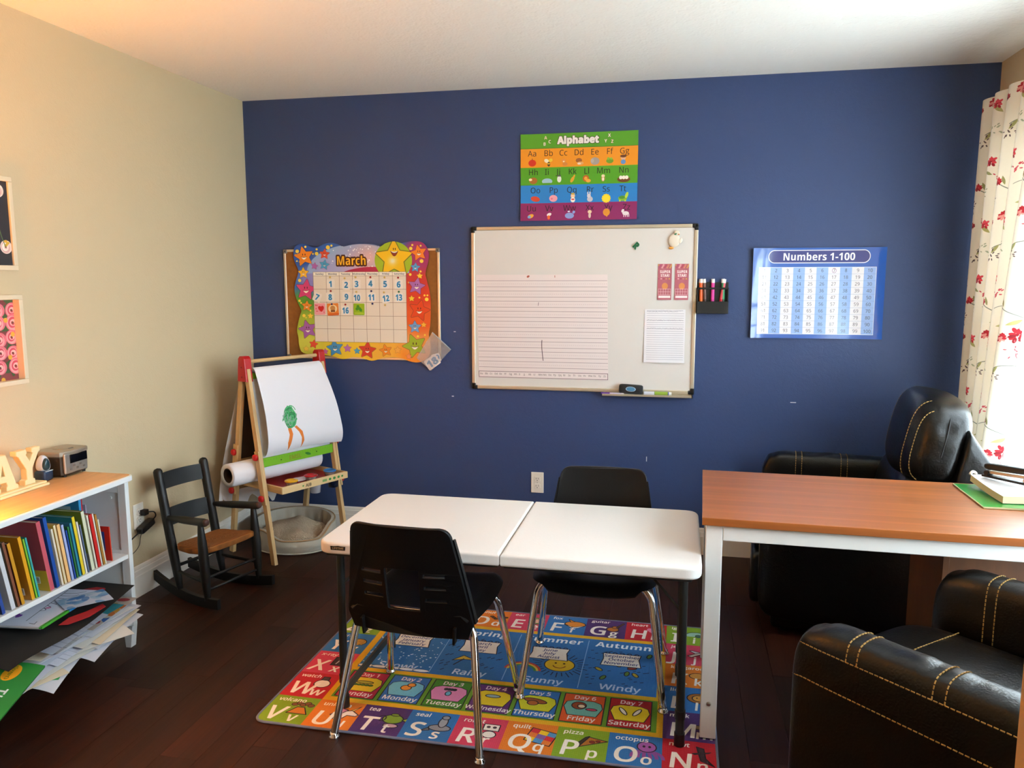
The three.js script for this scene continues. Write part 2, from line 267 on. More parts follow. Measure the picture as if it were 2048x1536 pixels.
  for (let j = 0; j < nv; j++) for (let i = 0; i < nu; i++) { const a = j * (nu + 1) + i; idx.push(a, a + 1, a + nu + 1, a + 1, a + nu + 2, a + nu + 1); }
  const g = new THREE.BufferGeometry(); g.setAttribute('position', new THREE.Float32BufferAttribute(pos, 3)); g.setAttribute('uv', new THREE.Float32BufferAttribute(uv, 2)); g.setIndex(idx); g.computeVertexNormals();
  solo('floral_curtain', g, cloth, 'cream curtain printed with red flowers and leafy stems beside the window', 'curtain');
  const voile = mat(0xfdfdff, 0.92, { transmission: 0.92, thickness: 0, side: THREE.DoubleSide });
  for (const [za, zb, label] of [[0.17, 1.94, 'sheer white voile curtain glowing with daylight behind the recliner']]) {
    const p2 = [], u2 = [], i2 = [], n2 = 130; for (let j = 0; j <= 12; j++) for (let i = 0; i <= n2; i++) { const s = i / n2, v = j / 12, ph = s * 17 * 2 * Math.PI; p2.push(3.805 + 0.014 * Math.sin(ph + 0.4 * v), 2.2 - 2.12 * v, za + (zb - za) * s + 0.008 * Math.cos(ph * 0.5)); u2.push(s, v); }
    for (let j = 0; j < 12; j++) for (let i = 0; i < n2; i++) { const a = j * (n2 + 1) + i; i2.push(a, a + 1, a + n2 + 1, a + 1, a + n2 + 2, a + n2 + 1); }
    const g2 = new THREE.BufferGeometry(); g2.setAttribute('position', new THREE.Float32BufferAttribute(p2, 3)); g2.setAttribute('uv', new THREE.Float32BufferAttribute(u2, 2)); g2.setIndex(i2); g2.computeVertexNormals();
    solo('sheer_curtain', g2, voile, label, 'curtain');
  }
  const r = thing('curtain_rod', 'thin metal curtain rod above the window holding both curtains', 'curtain rod');
  part('rod', rod(V(3.795, 2.222, 0.2), V(3.795, 2.222, 2.0), 0.006, 0.006), M.steel, r); for (const z of [0.6, 1.96]) part('bracket', bar(V(W, 2.222, z), V(3.795, 2.222, z), 0.012, 0.012), M.steel, r);
}
// ------------------------------------------------------------------ things on the blue wall
const CX = (x) => 0.403 + (x - 437) * 5.416e-4, CY = (y) => 1.4935 - (y - 405) * 5.084e-4;      // calendar drawing units -> metres on the wall
function star(k, x, y, r, c, face = true, turn = 0) {
  const line = (l, f) => { k.lineJoin = 'round'; k.beginPath(); for (let i = 0; i < 10; i++) { const a = -Math.PI / 2 + turn + i * Math.PI / 5, q = (i % 2 ? 0.5 : 1) * r; k.lineTo(x + Math.cos(a) * q, y + Math.sin(a) * q); } k.closePath(); k.lineWidth = l; k.strokeStyle = f; k.stroke(); };
  line(r * 0.2, 'rgba(60,25,40,.45)'); k.fillStyle = c; k.fill(); line(r * 0.1, c);
  if (!face) return;
  k.fillStyle = '#4a1a18'; for (const s of [-1, 1]) { k.beginPath(); k.ellipse(x + s * r * 0.13, y - r * 0.2, r * 0.045, r * 0.11, 0, 0, 7); k.fill(); }
  if (r > 45) { k.fillStyle = '#fff6e4'; k.beginPath(); k.moveTo(x - r * 0.3, y + r * 0.02); k.quadraticCurveTo(x, y + r * 0.62, x + r * 0.32, y); k.quadraticCurveTo(x, y + r * 0.18, x - r * 0.3, y + r * 0.02); k.fill(); }
  k.strokeStyle = '#5a2018'; k.lineWidth = Math.max(2, r * 0.04); k.beginPath(); k.moveTo(x - r * 0.32, y + r * 0.02); k.quadraticCurveTo(x, y + r * 0.2, x + r * 0.34, y); k.stroke();
}
function setUV(g, x0, x1, y0, y1) { const p = g.attributes.position, uv = new Float32Array(p.count * 2); for (let i = 0; i < p.count; i++) { uv[2 * i] = (p.getX(i) - x0) / (x1 - x0); uv[2 * i + 1] = (p.getY(i) - y0) / (y1 - y0); } g.setAttribute('uv', new THREE.BufferAttribute(uv, 2)); return g; }
{ // cork board
  const b = thing('cork_board', 'brown cork board in a thin aluminium frame behind the star calendar', 'cork board', [0.68, 1.005, 0]);
  const w = 0.46, h = 0.615, cork = mat(0x9a5f22, 0.9, { map: dataTex(256, (u, v) => { const n = 0.55 * vnoise(u * 90, v * 90, 90, 90, 71) + 0.45 * vnoise(u * 30, v * 30, 30, 30, 72); return 0.72 + 0.28 * n; }) });
  part('cork_panel', grain(bx(-w + 0.006, w - 0.006, 0.006, h - 0.006, 0.002, 0.010, 0), 'x'), cork, b);
  for (const [x0, x1, y0, y1] of [[-w + 0.02, w - 0.02, 0, 0.014], [-w + 0.02, w - 0.02, h - 0.014, h], [-w, -w + 0.014, 0.02, h - 0.02], [w - 0.014, w, 0.02, h - 0.02]]) part('frame_rail', bx(x0, x1, y0, y1, 0, 0.014, 0.003, 2), M.alu, b);
  for (const x of [-w, w - 0.022]) for (const y of [0, h - 0.022]) { const c = part('corner_cap', bx(x - 0.001, x + 0.023, y - 0.001, y + 0.023, 0, 0.0155, 0.005, 2), mat(0x6d6a68, 0.4), b); part('screw', at(rot(clean(new THREE.CylinderGeometry(0.004, 0.004, 0.001, 12)), Math.PI / 2), x + 0.011, y + 0.011, 0.016), M.black, c); }
}
{ // calendar
  const map = canvasTex(1485, 1320, (k) => {
    k.translate(-215, -75);
    k.fillStyle = '#2e63b4'; k.fillRect(200, 60, 1600, 1400);
    const blob = (x, y, r, c, e = 0.55) => { const g = k.createRadialGradient(x, y, r * e, x, y, r); g.addColorStop(0, c); g.addColorStop(1, c + '00'); k.fillStyle = g; k.fillRect(x - r, y - r, 2 * r, 2 * r); };
    blob(300, 200, 330, '#2358b0'); blob(300, 560, 260, '#3a6fc0'); blob(420, 480, 180, '#8a86c8'); blob(300, 840, 280, '#5c9a2c'); blob(330, 1080, 320, '#a8bc38'); blob(350, 1280, 260, '#d3d04a');
    blob(700, 1290, 330, '#e2ca34'); blob(1000, 1320, 330, '#efc52c'); blob(1300, 1310, 330, '#f2b23c'); blob(1580, 1320, 300, '#ee8a24'); blob(1600, 1080, 300, '#f0a050'); blob(1600, 820, 320, '#ea5a24'); blob(1580, 600, 260, '#dc3a24'); blob(1600, 420, 220, '#c92f34'); blob(1600, 220, 230, '#a8306a');
    k.fillStyle = '#8fb3da'; k.beginPath(); k.ellipse(920, 420, 560, 315, 0, Math.PI, 0); k.fill();
    blob(900, 380, 330, '#c3a4c8', 0.2); blob(1050, 250, 240, '#e2b6b4', 0.1); blob(560, 380, 200, '#a9a2d4', 0.1);
    k.fillStyle = '#b5204a'; k.beginPath(); k.moveTo(780, 400); k.quadraticCurveTo(1000, 330, 1200, 360); k.lineTo(1200, 410); k.lineTo(780, 410); k.fill();
    for (let i = 0; i < 46; i++) { k.fillStyle = 'rgba(255,255,255,.85)'; k.beginPath(); k.arc(640 + 520 * hash(i, 1, 2), 130 + 220 * hash(i, 2, 2), 3 + 7 * hash(i, 3, 2), 0, 7); k.fill(); }
    for (const [x, y, r] of [[262, 178, 20], [478, 205, 20], [605, 138, 22], [355, 130, 12], [480, 158, 12], [645, 120, 12], [240, 215, 10], [437, 207, 10], [255, 285, 9], [287, 293, 11], [278, 497, 18], [268, 722, 14], [285, 745, 10], [313, 887, 18], [387, 830, 11], [265, 1010, 9], [1500, 158, 18], [1517, 122, 11], [1605, 130, 10], [1612, 292, 20], [1600, 402, 11], [1490, 435, 14], [1472, 520, 9], [1660, 700, 20], [1638, 658, 11], [1668, 658, 10], [1583, 682, 10], [1635, 1085, 10], [1560, 1100, 12], [335, 910, 8]]) { k.fillStyle = '#f6d84a'; k.beginPath(); k.arc(x, y, r, 0, 7); k.fill(); }
    k.fillStyle = '#a6bf2a'; k.beginPath(); k.arc(1312, 282, 200, 0, 7); k.fill();
    star(k, 1320, 265, 190, '#f4c21a', false); { const g = k.createRadialGradient(1305, 290, 10, 1305, 290, 95); g.addColorStop(0, '#fff3c8'); g.addColorStop(1, '#f4c21a00'); k.fillStyle = g; k.fillRect(1200, 190, 210, 210); }
    k.fillStyle = '#4a2410'; for (const x of [1316, 1336]) { k.beginPath(); k.ellipse(x, 162, 5, 12, 0, 0, 7); k.fill(); } k.fillStyle = '#8a3018'; k.beginPath(); k.moveTo(1280, 180); k.quadraticCurveTo(1325, 300, 1368, 180); k.quadraticCurveTo(1325, 205, 1280, 180); k.fill(); k.fillStyle = '#fff'; k.beginPath(); k.moveTo(1286, 183); k.quadraticCurveTo(1325, 225, 1362, 183); k.quadraticCurveTo(1325, 200, 1286, 183); k.fill();
    for (const a of [[335, 235, 105, '#f08a1c', 1, -0.2], [565, 210, 56, '#dc4a2c', 1, 0.1], [560, 327, 54, '#3f9fd0', 1, 0.2], [450, 340, 38, '#b565b8', 0, 0.2], [322, 415, 60, '#f2bc2c', 1, 0], [345, 600, 112, '#d93d78', 1, 0.15], [348, 780, 58, '#ee8a20', 1, 0.1], [385, 890, 34, '#f3c73a', 0], [350, 1040, 100, '#a45cab', 1, -0.25], [1585, 205, 82, '#ef7f24', 1, -0.2], [1545, 360, 50, '#4a9fd6', 1, 0.1], [1590, 450, 32, '#f5cf3a', 0], [1555, 560, 88, '#a768b2', 1, 0.2], [1500, 692, 32, '#f3cf3a', 0], [1580, 820, 108, '#e2431d', 1, 0.25], [1530, 1000, 66, '#6a9fd0', 1], [1525, 1205, 125, '#9cb42c', 1, -0.35], [1625, 975, 30, '#f0b43a', 0], [410, 1205, 48, '#e04a30', 0, 0.2], [650, 1245, 90, '#3c93c9', 1, -0.15], [790, 1245, 44, '#b76ab0', 0], [895, 1272, 36, '#3fa3d0', 0], [1008, 1262, 92, '#d93a26', 1, 0.1], [1210, 1262, 66, '#ee8a24', 1, -0.2], [1340, 1255, 38, '#f0a848', 0], [540, 1285, 34, '#c85aa0', 0], [1460, 1322, 32, '#f08a5c', 0], [325, 1258, 32, '#ecc84a', 0]]) star(k, ...a);
    k.font = 'bold 132px sans-serif'; k.textAlign = 'center'; k.textBaseline = 'alphabetic'; k.lineJoin = 'round'; k.save(); k.translate(857, 330); k.scale(0.82, 1); k.lineWidth = 34; k.strokeStyle = '#4a1608'; k.strokeText('March', 0, 0); k.fillStyle = '#f6b624'; k.fillText('March', 0, 0); k.restore();
    k.fillStyle = '#e8dcca'; k.fillRect(430, 405, 1015, 770); k.fillStyle = '#f2ecdc'; k.fillRect(430, 405, 1015, 43);
    k.strokeStyle = '#7c5a44'; k.lineWidth = 3; k.strokeRect(430, 405, 1015, 770);
    for (let i = 0; i <= 7; i++) { k.beginPath(); k.moveTo(430 + i * 145, 405); k.lineTo(430 + i * 145, 1175); k.stroke(); }
    for (const y of [448, 593, 738, 885, 1030]) { k.beginPath(); k.moveTo(430, y); k.lineTo(1445, y); k.stroke(); }
    k.font = 'bold 26px sans-serif'; k.fillStyle = '#4d5468'; ['Sunday', 'Monday', 'Tuesday', 'Wednesday', 'Thursday', 'Friday', 'Saturday'].forEach((d, i) => k.fillText(d, 502 + i * 145, 436));
  });
  const out = [[235, 130], [300, 95], [370, 108], [440, 138], [500, 130], [570, 98], [640, 88], [710, 105], [770, 130], [870, 112], [1000, 105], [1110, 113], [1180, 132], [1230, 102], [1330, 80], [1400, 100], [1450, 90], [1540, 80], [1620, 95], [1670, 150], [1690, 220], [1682, 300], [1662, 370], [1650, 430], [1665, 500], [1688, 600], [1700, 700], [1700, 850], [1692, 980], [1676, 1080], [1692, 1190], [1684, 1290], [1640, 1350], [1560, 1385], [1470, 1375], [1400, 1348], [1300, 1335], [1180, 1345], [1060, 1378], [950, 1350], [850, 1342], [740, 1366], [650, 1345], [560, 1328], [440, 1320], [340, 1318], [270, 1290], [246, 1220], [240, 1130], [228, 1060], [246, 960], [270, 880], [286, 830], [260, 770], [230, 690], [215, 600], [230, 520], [260, 430], [266, 380], [240, 320], [220, 260], [218, 190]];
  const c = new THREE.CatmullRomCurve3(out.map(([x, y]) => V(CX(x), CY(y), 0)), true), pts = c.getPoints(220).slice(0, -1).map((p) => [p.x, p.y]);
  const g = setUV(extrude(poly(pts), 0.0012), CX(215), CX(1700), CY(1395), CY(75)); at(g, 0, 0, 0.0165);
  solo('wall_calendar', g, mat(0xffffff, 0.4, { map }), 'wavy edged March calendar chart decorated with smiling stars', 'calendar');
  const atlas = canvasTex(1024, 1024, (k) => {
    const names = ['1', '2', '3', '4', '5', '6', '7', '8', '9', '10', '11', '12', '13', '16', '18', '19'];
    k.fillStyle = '#efe6da'; k.fillRect(0, 0, 1024, 1024); k.textAlign = 'center'; k.lineJoin = 'round';
    names.forEach((n, i) => { const x = (i % 4) * 256 + 128, y = Math.floor(i / 4) * 256 + 128; k.font = 'bold 210px sans-serif'; k.lineWidth = 26; k.strokeStyle = '#f4fbff'; const s = n.length > 1 ? 0.86 : 1; k.save(); k.translate(x, y + 78); k.scale(s, 1); k.strokeText(n, 0, 0); k.lineWidth = 12; k.strokeStyle = '#2f86b8'; k.strokeText(n, 0, 0); k.fillStyle = '#2f86b8'; k.fillText(n, 0, 0); k.restore(); });
  });
  const am = mat(0xffffff, 0.55, { map: atlas });
  const card = (i, x, y, turn = 0, w = 88, h = 100, z = 0.0185) => { const g = at(rot(extrude(rrect(-w * 5.416e-4 / 2, -h * 5.084e-4 / 2, w * 5.416e-4 / 2, h * 5.084e-4 / 2, 0.006), 0.0005), 0, 0, 0)), q = setUV(g, -0.5 * w * 5.416e-4, 0.5 * w * 5.416e-4, -0.5 * h * 5.084e-4, 0.5 * h * 5.084e-4).attributes.uv; for (let j = 0; j < q.count; j++) q.setXY(j, (i % 4) / 4 + (0.03 + 0.94 * q.getX(j)) / 4, 1 - Math.floor(i / 4) / 4 - (0.03 + 0.94 * (1 - q.getY(j))) / 4); g.rotateZ(turn); return at(g, CX(x), CY(y), z); };
  [[1, 625, 535], [2, 795, 545, -0.05], [3, 910, 535], [4, 1062, 530], [5, 1220, 535], [6, 1365, 540], [7, 470, 680, -0.4], [8, 615, 680], [9, 795, 675], [10, 910, 685], [11, 1070, 680], [12, 1225, 690, 0.1], [13, 1365, 680], [16, 780, 825]].forEach(([n, x, y, t], i) => solo('date_card', card(i, x, y, t ?? 0), am, `small white card with the blue number ${['zero', 'one', 'two', 'three', 'four', 'five', 'six', 'seven', 'eight', 'nine', 'ten', 'eleven', 'twelve', 'thirteen', '', '', 'sixteen'][n]} pinned in the calendar grid`, 'date card', 'number cards on the calendar'));
  const special = (draw, x, y, w, t, label) => solo('picture_card', at(setUV(extrude(rrect(-w * 2.7e-4, -w * 2.7e-4, w * 2.7e-4, w * 2.7e-4, 0.005), 0.0006), -w * 2.7e-4, w * 2.7e-4, -w * 2.7e-4, w * 2.7e-4).rotateZ(t), CX(x), CY(y), 0.0187), mat(0xffffff, 0.5, { map: canvasTex(128, 128, draw) }), label, 'picture card', 'holiday picture cards on the calendar');
  special((k) => { k.fillStyle = '#f09aa2'; k.fillRect(0, 0, 128, 128); k.fillStyle = '#d51218'; k.beginPath(); k.moveTo(80, 96); k.bezierCurveTo(20, 60, 40, 14, 78, 36); k.bezierCurveTo(112, 10, 134, 60, 80, 96); k.fill(); for (const [x, y] of [[16, 60], [26, 88], [110, 104], [14, 20], [30, 22]]) { k.beginPath(); k.arc(x, y, 6, 0, 7); k.fill(); } k.fillStyle = '#f6c6c8'; k.fillRect(14, 106, 100, 5); }, 497, 812, 118, 0.03, 'pink picture card with a red heart on the calendar');
  special((k) => { k.fillStyle = '#e8832a'; k.fillRect(0, 0, 128, 128); k.fillStyle = '#f3d6a4'; k.beginPath(); k.ellipse(62, 56, 50, 42, 0, 0, 7); k.fill(); k.fillStyle = '#c98a48'; k.beginPath(); k.ellipse(62, 50, 28, 26, 0, 0, 7); k.fill(); k.fillStyle = '#8a5224'; k.fillRect(38, 70, 48, 22); k.fillStyle = '#d8631c'; k.fillRect(0, 104, 128, 24); }, 642, 815, 126, 0.05, 'orange picture card with a brown cupcake on the calendar');
  special((k) => { k.fillStyle = '#93b814'; k.fillRect(0, 0, 128, 128); k.fillStyle = '#3f8f1c'; for (const [x, y] of [[52, 34], [40, 60], [72, 58], [84, 72]]) { k.beginPath(); k.arc(x, y, 17, 0, 7); k.fill(); } k.strokeStyle = '#3f8f1c'; k.lineWidth = 6; k.beginPath(); k.moveTo(58, 50); k.lineTo(96, 92); k.stroke(); k.fillStyle = '#b6cc3c'; k.fillRect(10, 100, 108, 14); }, 930, 812, 120, -0.01, 'green picture card with a shamrock on the calendar');
  const pinColors = { red: mat(0xa01818, 0.35), navy: mat(0x2c2f66, 0.35), green: mat(0x2f6a3a, 0.35), yellow: mat(0xd9b765, 0.4) };
  for (const [x, y, c] of [[1062, 463, 'red'], [1360, 468, 'red'], [622, 613, 'red'], [1068, 613, 'navy'], [1365, 620, 'green'], [780, 761, 'red'], [1077, 750, 'navy'], [630, 757, 'navy'], [620, 463, 'yellow'], [780, 473, 'yellow'], [900, 463, 'yellow'], [1215, 465, 'yellow'], [905, 623, 'yellow'], [1205, 626, 'yellow'], [1215, 763, 'yellow']])
    solo('push_pin', at(rot(lathe([[0.0001, 0.004], [0.004, 0.0036], [0.0055, 0.002], [0.006, 0], [0.0001, 0]], 12), Math.PI / 2), CX(x), CY(y), 0.0179), pinColors[c], `small ${c === 'navy' ? 'dark blue' : c} push pin stuck in the calendar grid`, 'push pin', 'push pins in the calendar');
  // plastic pouch of spare number cards
  const q = [[1715, 1055], [1910, 1240], [1700, 1472], [1545, 1335]].map(([x, y]) => [CX(x), CY(y)]);
  const bag = thing('plastic_pouch', 'clear plastic pouch hanging at the calendar corner', 'pouch');
  part('film', at(extrude(poly(q), 0.0006), 0, 0, 0.0245), mat(0xf4f6f8, 0.12, { transmission: 0.9, thickness: 0 }), bag);
  part('film', at(extrude(poly(q), 0.0006), 0, 0, 0.0178), mat(0xf4f6f8, 0.2, { transmission: 0.9, thickness: 0 }), bag);
  part('seal', bar(V(q[0][0], q[0][1], 0.0213), V(q[1][0], q[1][1], 0.0213), 0.006, 0.006), mat(0xdfe6ea, 0.3, { transmission: 0.5, thickness: 0 }), bag);
  const c18 = card(14, 1712, 1378, 0.62, 150, 120, 0.0212), c19 = card(15, 1752, 1330, 0.3, 90, 90, 0.0200);
  solo('spare_card', c18, am, 'white card with blue number 18 inside the clear pouch', 'date card', 'spare number cards'); solo('spare_card', c19, am, 'white card mostly hidden behind the 18 card in the pouch', 'date card', 'spare number cards');
}
{ // alphabet poster
  const map = canvasTex(1640, 1225, (k) => {
    const rows = [[0, 205, '#4f9f16'], [205, 470, '#f0960f'], [470, 720, '#4b9e1a'], [720, 975, '#1280cc'], [975, 1225, '#8a1560']];
    for (const [a, b, c] of rows) { k.fillStyle = c; k.fillRect(0, a, 1640, b - a); } k.fillStyle = '#4a5a10'; k.fillRect(0, 202, 1640, 5);
    k.textAlign = 'center'; k.lineJoin = 'round'; k.font = 'bold 132px sans-serif'; k.strokeStyle = '#3a2420'; k.lineWidth = 26; k.strokeText('Alphabet', 812, 145); k.lineWidth = 12; k.strokeStyle = '#f6efe8'; k.strokeText('Alphabet', 812, 145); k.fillStyle = '#f6efe8'; k.fillText('Alphabet', 812, 145);
    k.font = 'bold 62px sans-serif'; for (const [t, x, y, c] of [['A', 355, 78, '#f3e8c8'], ['B', 340, 165, '#f0f0d8'], ['C', 412, 135, '#f6f2e6'], ['X', 1245, 75, '#f6f2e6'], ['Y', 1195, 150, '#eef4dc'], ['Z', 1285, 160, '#f4dccb']]) { k.strokeStyle = '#5a4a30'; k.lineWidth = 6; k.strokeText(t, x, y); k.fillStyle = c; k.fillText(t, x, y); }
    const E = (x, y, a, b, c, r = 0) => { k.fillStyle = c; k.beginPath(); k.ellipse(x, y, a, b, r, 0, 7); k.fill(); };
    const L = (row, y, list, c) => { k.font = '112px sans-serif'; k.fillStyle = c; for (const [t, x] of list) k.fillText(t, x, y); };
    L(0, 312, [['Aa', 165], ['Bb', 395], ['Cc', 605], ['Dd', 825], ['Ee', 1045], ['Ff', 1250], ['Gg', 1455]], '#3a1608');
    L(1, 575, [['Hh', 180], ['Ii', 375], ['Jj', 540], ['Kk', 735], ['Ll', 935], ['Mm', 1170], ['Nn', 1450]], '#0c2410');
    L(2, 832, [['Oo', 210], ['Pp', 470], ['Qq', 730], ['Rr', 985], ['Ss', 1210], ['Tt', 1440]], '#0a1a30');
    L(3, 1090, [['Uu', 155], ['Vv', 410], ['Ww', 700], ['Xx', 985], ['Yy', 1245], ['Zz', 1495]], '#1c0414');
    // small printed pictures
    E(165, 405, 55, 48, '#d42310'); k.fillStyle = '#5a2a10'; k.fillRect(160, 340, 9, 24);
    E(370, 380, 36, 26, '#f2e8c8', 0.5); E(425, 372, 30, 24, '#f0c93a', -0.5); E(400, 425, 20, 34, '#5a4420'); E(400, 420, 20, 8, '#f0c93a');
    E(612, 385, 32, 30, '#e8934a'); E(630, 430, 36, 26, '#dd8a40'); E(612, 395, 12, 10, '#fff0da'); E(825, 385, 44, 32, '#a8602c'); E(845, 425, 46, 22, '#e6a86a'); E(830, 432, 24, 12, '#f3dcd0');
    E(1050, 402, 62, 52, '#a59a94'); E(1012, 395, 22, 30, '#b8aca4'); E(1255, 405, 50, 34, '#6f9e24'); E(1235, 372, 18, 18, '#8ab838'); E(1275, 374, 16, 16, '#8ab838');
    E(1440, 370, 34, 30, '#e8b08a'); E(1440, 345, 44, 20, '#6a3412'); E(1440, 425, 34, 32, '#5b8ac0');
    E(180, 655, 58, 46, '#a8641e'); E(140, 640, 24, 18, '#f0dcb4'); E(378, 668, 74, 42, '#9fc4d8'); k.fillStyle = '#4b9e1a'; k.fillRect(300, 690, 160, 30); E(550, 640, 30, 46, '#e4e4dc'); k.fillStyle = '#55585a'; k.fillRect(525, 582, 48, 22);
    E(735, 650, 22, 46, '#d99a2c', 0.5); E(760, 605, 12, 24, '#d99a2c', 0.3); E(925, 640, 44, 46, '#b85c12'); E(925, 640, 24, 26, '#e8a43a'); E(960, 672, 34, 24, '#e8a43a'); E(1165, 645, 26, 44, '#b98a58'); E(1165, 610, 24, 20, '#e6d2b0'); E(1165, 655, 14, 24, '#f2e6d2');
    E(1450, 665, 88, 42, '#6a3a16'); for (const x of [1410, 1450, 1490]) E(x, 640, 24, 26, '#f4ece0');
    E(210, 915, 66, 38, '#d8452a', 0.2); E(468, 910, 58, 48, '#f0a0ac'); E(445, 915, 16, 14, '#e07c90'); E(745, 880, 30, 34, '#f0c9a2'); E(745, 935, 32, 36, '#f2e8dc'); k.fillStyle = '#c93028'; k.fillRect(725, 920, 40, 18); E(745, 850, 26, 14, '#c9a43a');
    E(985, 930, 40, 38, '#c6c4cc'); E(970, 885, 26, 26, '#d6d4da'); E(955, 850, 9, 28, '#d6d4da'); E(985, 850, 9, 28, '#d6d4da'); for (let i = 0; i < 12; i++) E(1212 + Math.cos(i * 0.524) * 50, 925 + Math.sin(i * 0.524) * 50, 14, 14, '#f2d224'); E(1212, 925, 46, 46, '#f4dc2c');
    E(1440, 930, 62, 38, '#7ab02c'); E(1495, 885, 20, 44, '#b8d23a', 0.3); E(1430, 915, 40, 22, '#3f8a2c'); k.fillStyle = '#b8d23a'; k.fillRect(1390, 950, 22, 24); k.fillRect(1465, 950, 22, 24);
    E(145, 1160, 46, 28, '#e8a832', -0.4); E(125, 1170, 24, 20, '#6aa0d8', -0.4); E(410, 1140, 34, 22, '#f2e4e0', -0.4); E(405, 1180, 20, 30, '#e86a1c'); E(700, 1160, 64, 42, '#8a9fd8'); E(760, 1110, 18, 22, '#8a9fd8', 0.5); E(690, 1100, 18, 10, '#e6e6f4');
    E(985, 1110, 28, 26, '#e6cfa8'); E(985, 1160, 18, 40, '#d8c8b4'); E(1218, 1120, 48, 52, '#d98f1c'); E(1225, 1175, 10, 10, '#d98f1c'); E(1485, 1140, 46, 28, '#e8e4e6'); E(1445, 1105, 18, 26, '#e8e4e6', 0.4); for (const x of [1455, 1480, 1505, 1525]) { k.fillStyle = '#e8e4e6'; k.fillRect(x, 1150, 10, 42); }
  });
  const g = sheet(16, 12, (u, v) => V(1.588 + 0.607 * u, 1.757 + 0.442 * v, 0.004 + 0.007 * Math.abs(2 * v - 1) ** 4 * (v < 0.5 ? 1 : 0.2) + 0.004 * Math.abs(2 * u - 1) ** 6), 0.001);
  solo('alphabet_poster', g, mat(0xffffff, 0.4, { map, clearcoat: 0.45, clearcoatRoughness: 0.08 }), 'glossy alphabet poster with green, orange, blue and purple bands above the whiteboard', 'poster');
}
{ // numbers poster
  const map = canvasTex(1690, 1150, (k, w, h) => {
    k.fillStyle = '#0f57b4'; k.fillRect(0, 0, w, h);
    k.fillStyle = '#24307e'; k.strokeStyle = '#e8ecf6'; k.lineWidth = 10; k.beginPath(); k.roundRect(205, 32, 1290, 158, 79); k.fill(); k.stroke();
    k.fillStyle = '#f4f4f8'; k.font = 'bold 128px sans-serif'; k.textAlign = 'center'; k.fillText('Numbers 1-100', 850, 158);
    const x0 = 85, y0 = 245, cw = 149.5, ch = 85;
    for (let i = 0; i < 10; i++) { k.fillStyle = i % 2 ? '#8fb2e8' : '#e9e6ec'; k.fillRect(x0 + i * cw, y0, cw, ch * 10); }
    k.strokeStyle = '#5c78b0'; k.lineWidth = 2; for (let j = 1; j < 10; j++) { k.beginPath(); k.moveTo(x0, y0 + j * ch); k.lineTo(x0 + cw * 10, y0 + j * ch); k.stroke(); }
    k.strokeStyle = '#f0f2f8'; k.lineWidth = 5; k.strokeRect(x0, y0, cw * 10, ch * 10);
    k.fillStyle = '#2f3046'; k.font = '58px sans-serif'; for (let n = 0; n < 100; n++) k.fillText(String(n + 1), x0 + (n % 10 + 0.5) * cw, y0 + Math.floor(n / 10) * ch + 62);
    k.strokeStyle = '#8a4a90'; k.lineWidth = 4; k.beginPath(); k.ellipse(x0 + 6.5 * cw, y0 + 43, 26, 30, 0, 0, 7); k.stroke();
  });
  const g = sheet(18, 12, (u, v) => V(2.775 + 0.62 * u, 1.157 + 0.448 * v, 0.005 + 0.016 * Math.abs(2 * u - 1) ** 5 + 0.003 * Math.sin(5 * u + 2 * v) + 0.006 * Math.abs(2 * v - 1) ** 6), 0.001);
  solo('numbers_poster', g, mat(0xffffff, 0.3, { map, clearcoat: 0.9, clearcoatRoughness: 0.05 }), 'shiny blue laminated chart of the numbers 1 to 100', 'poster');
}
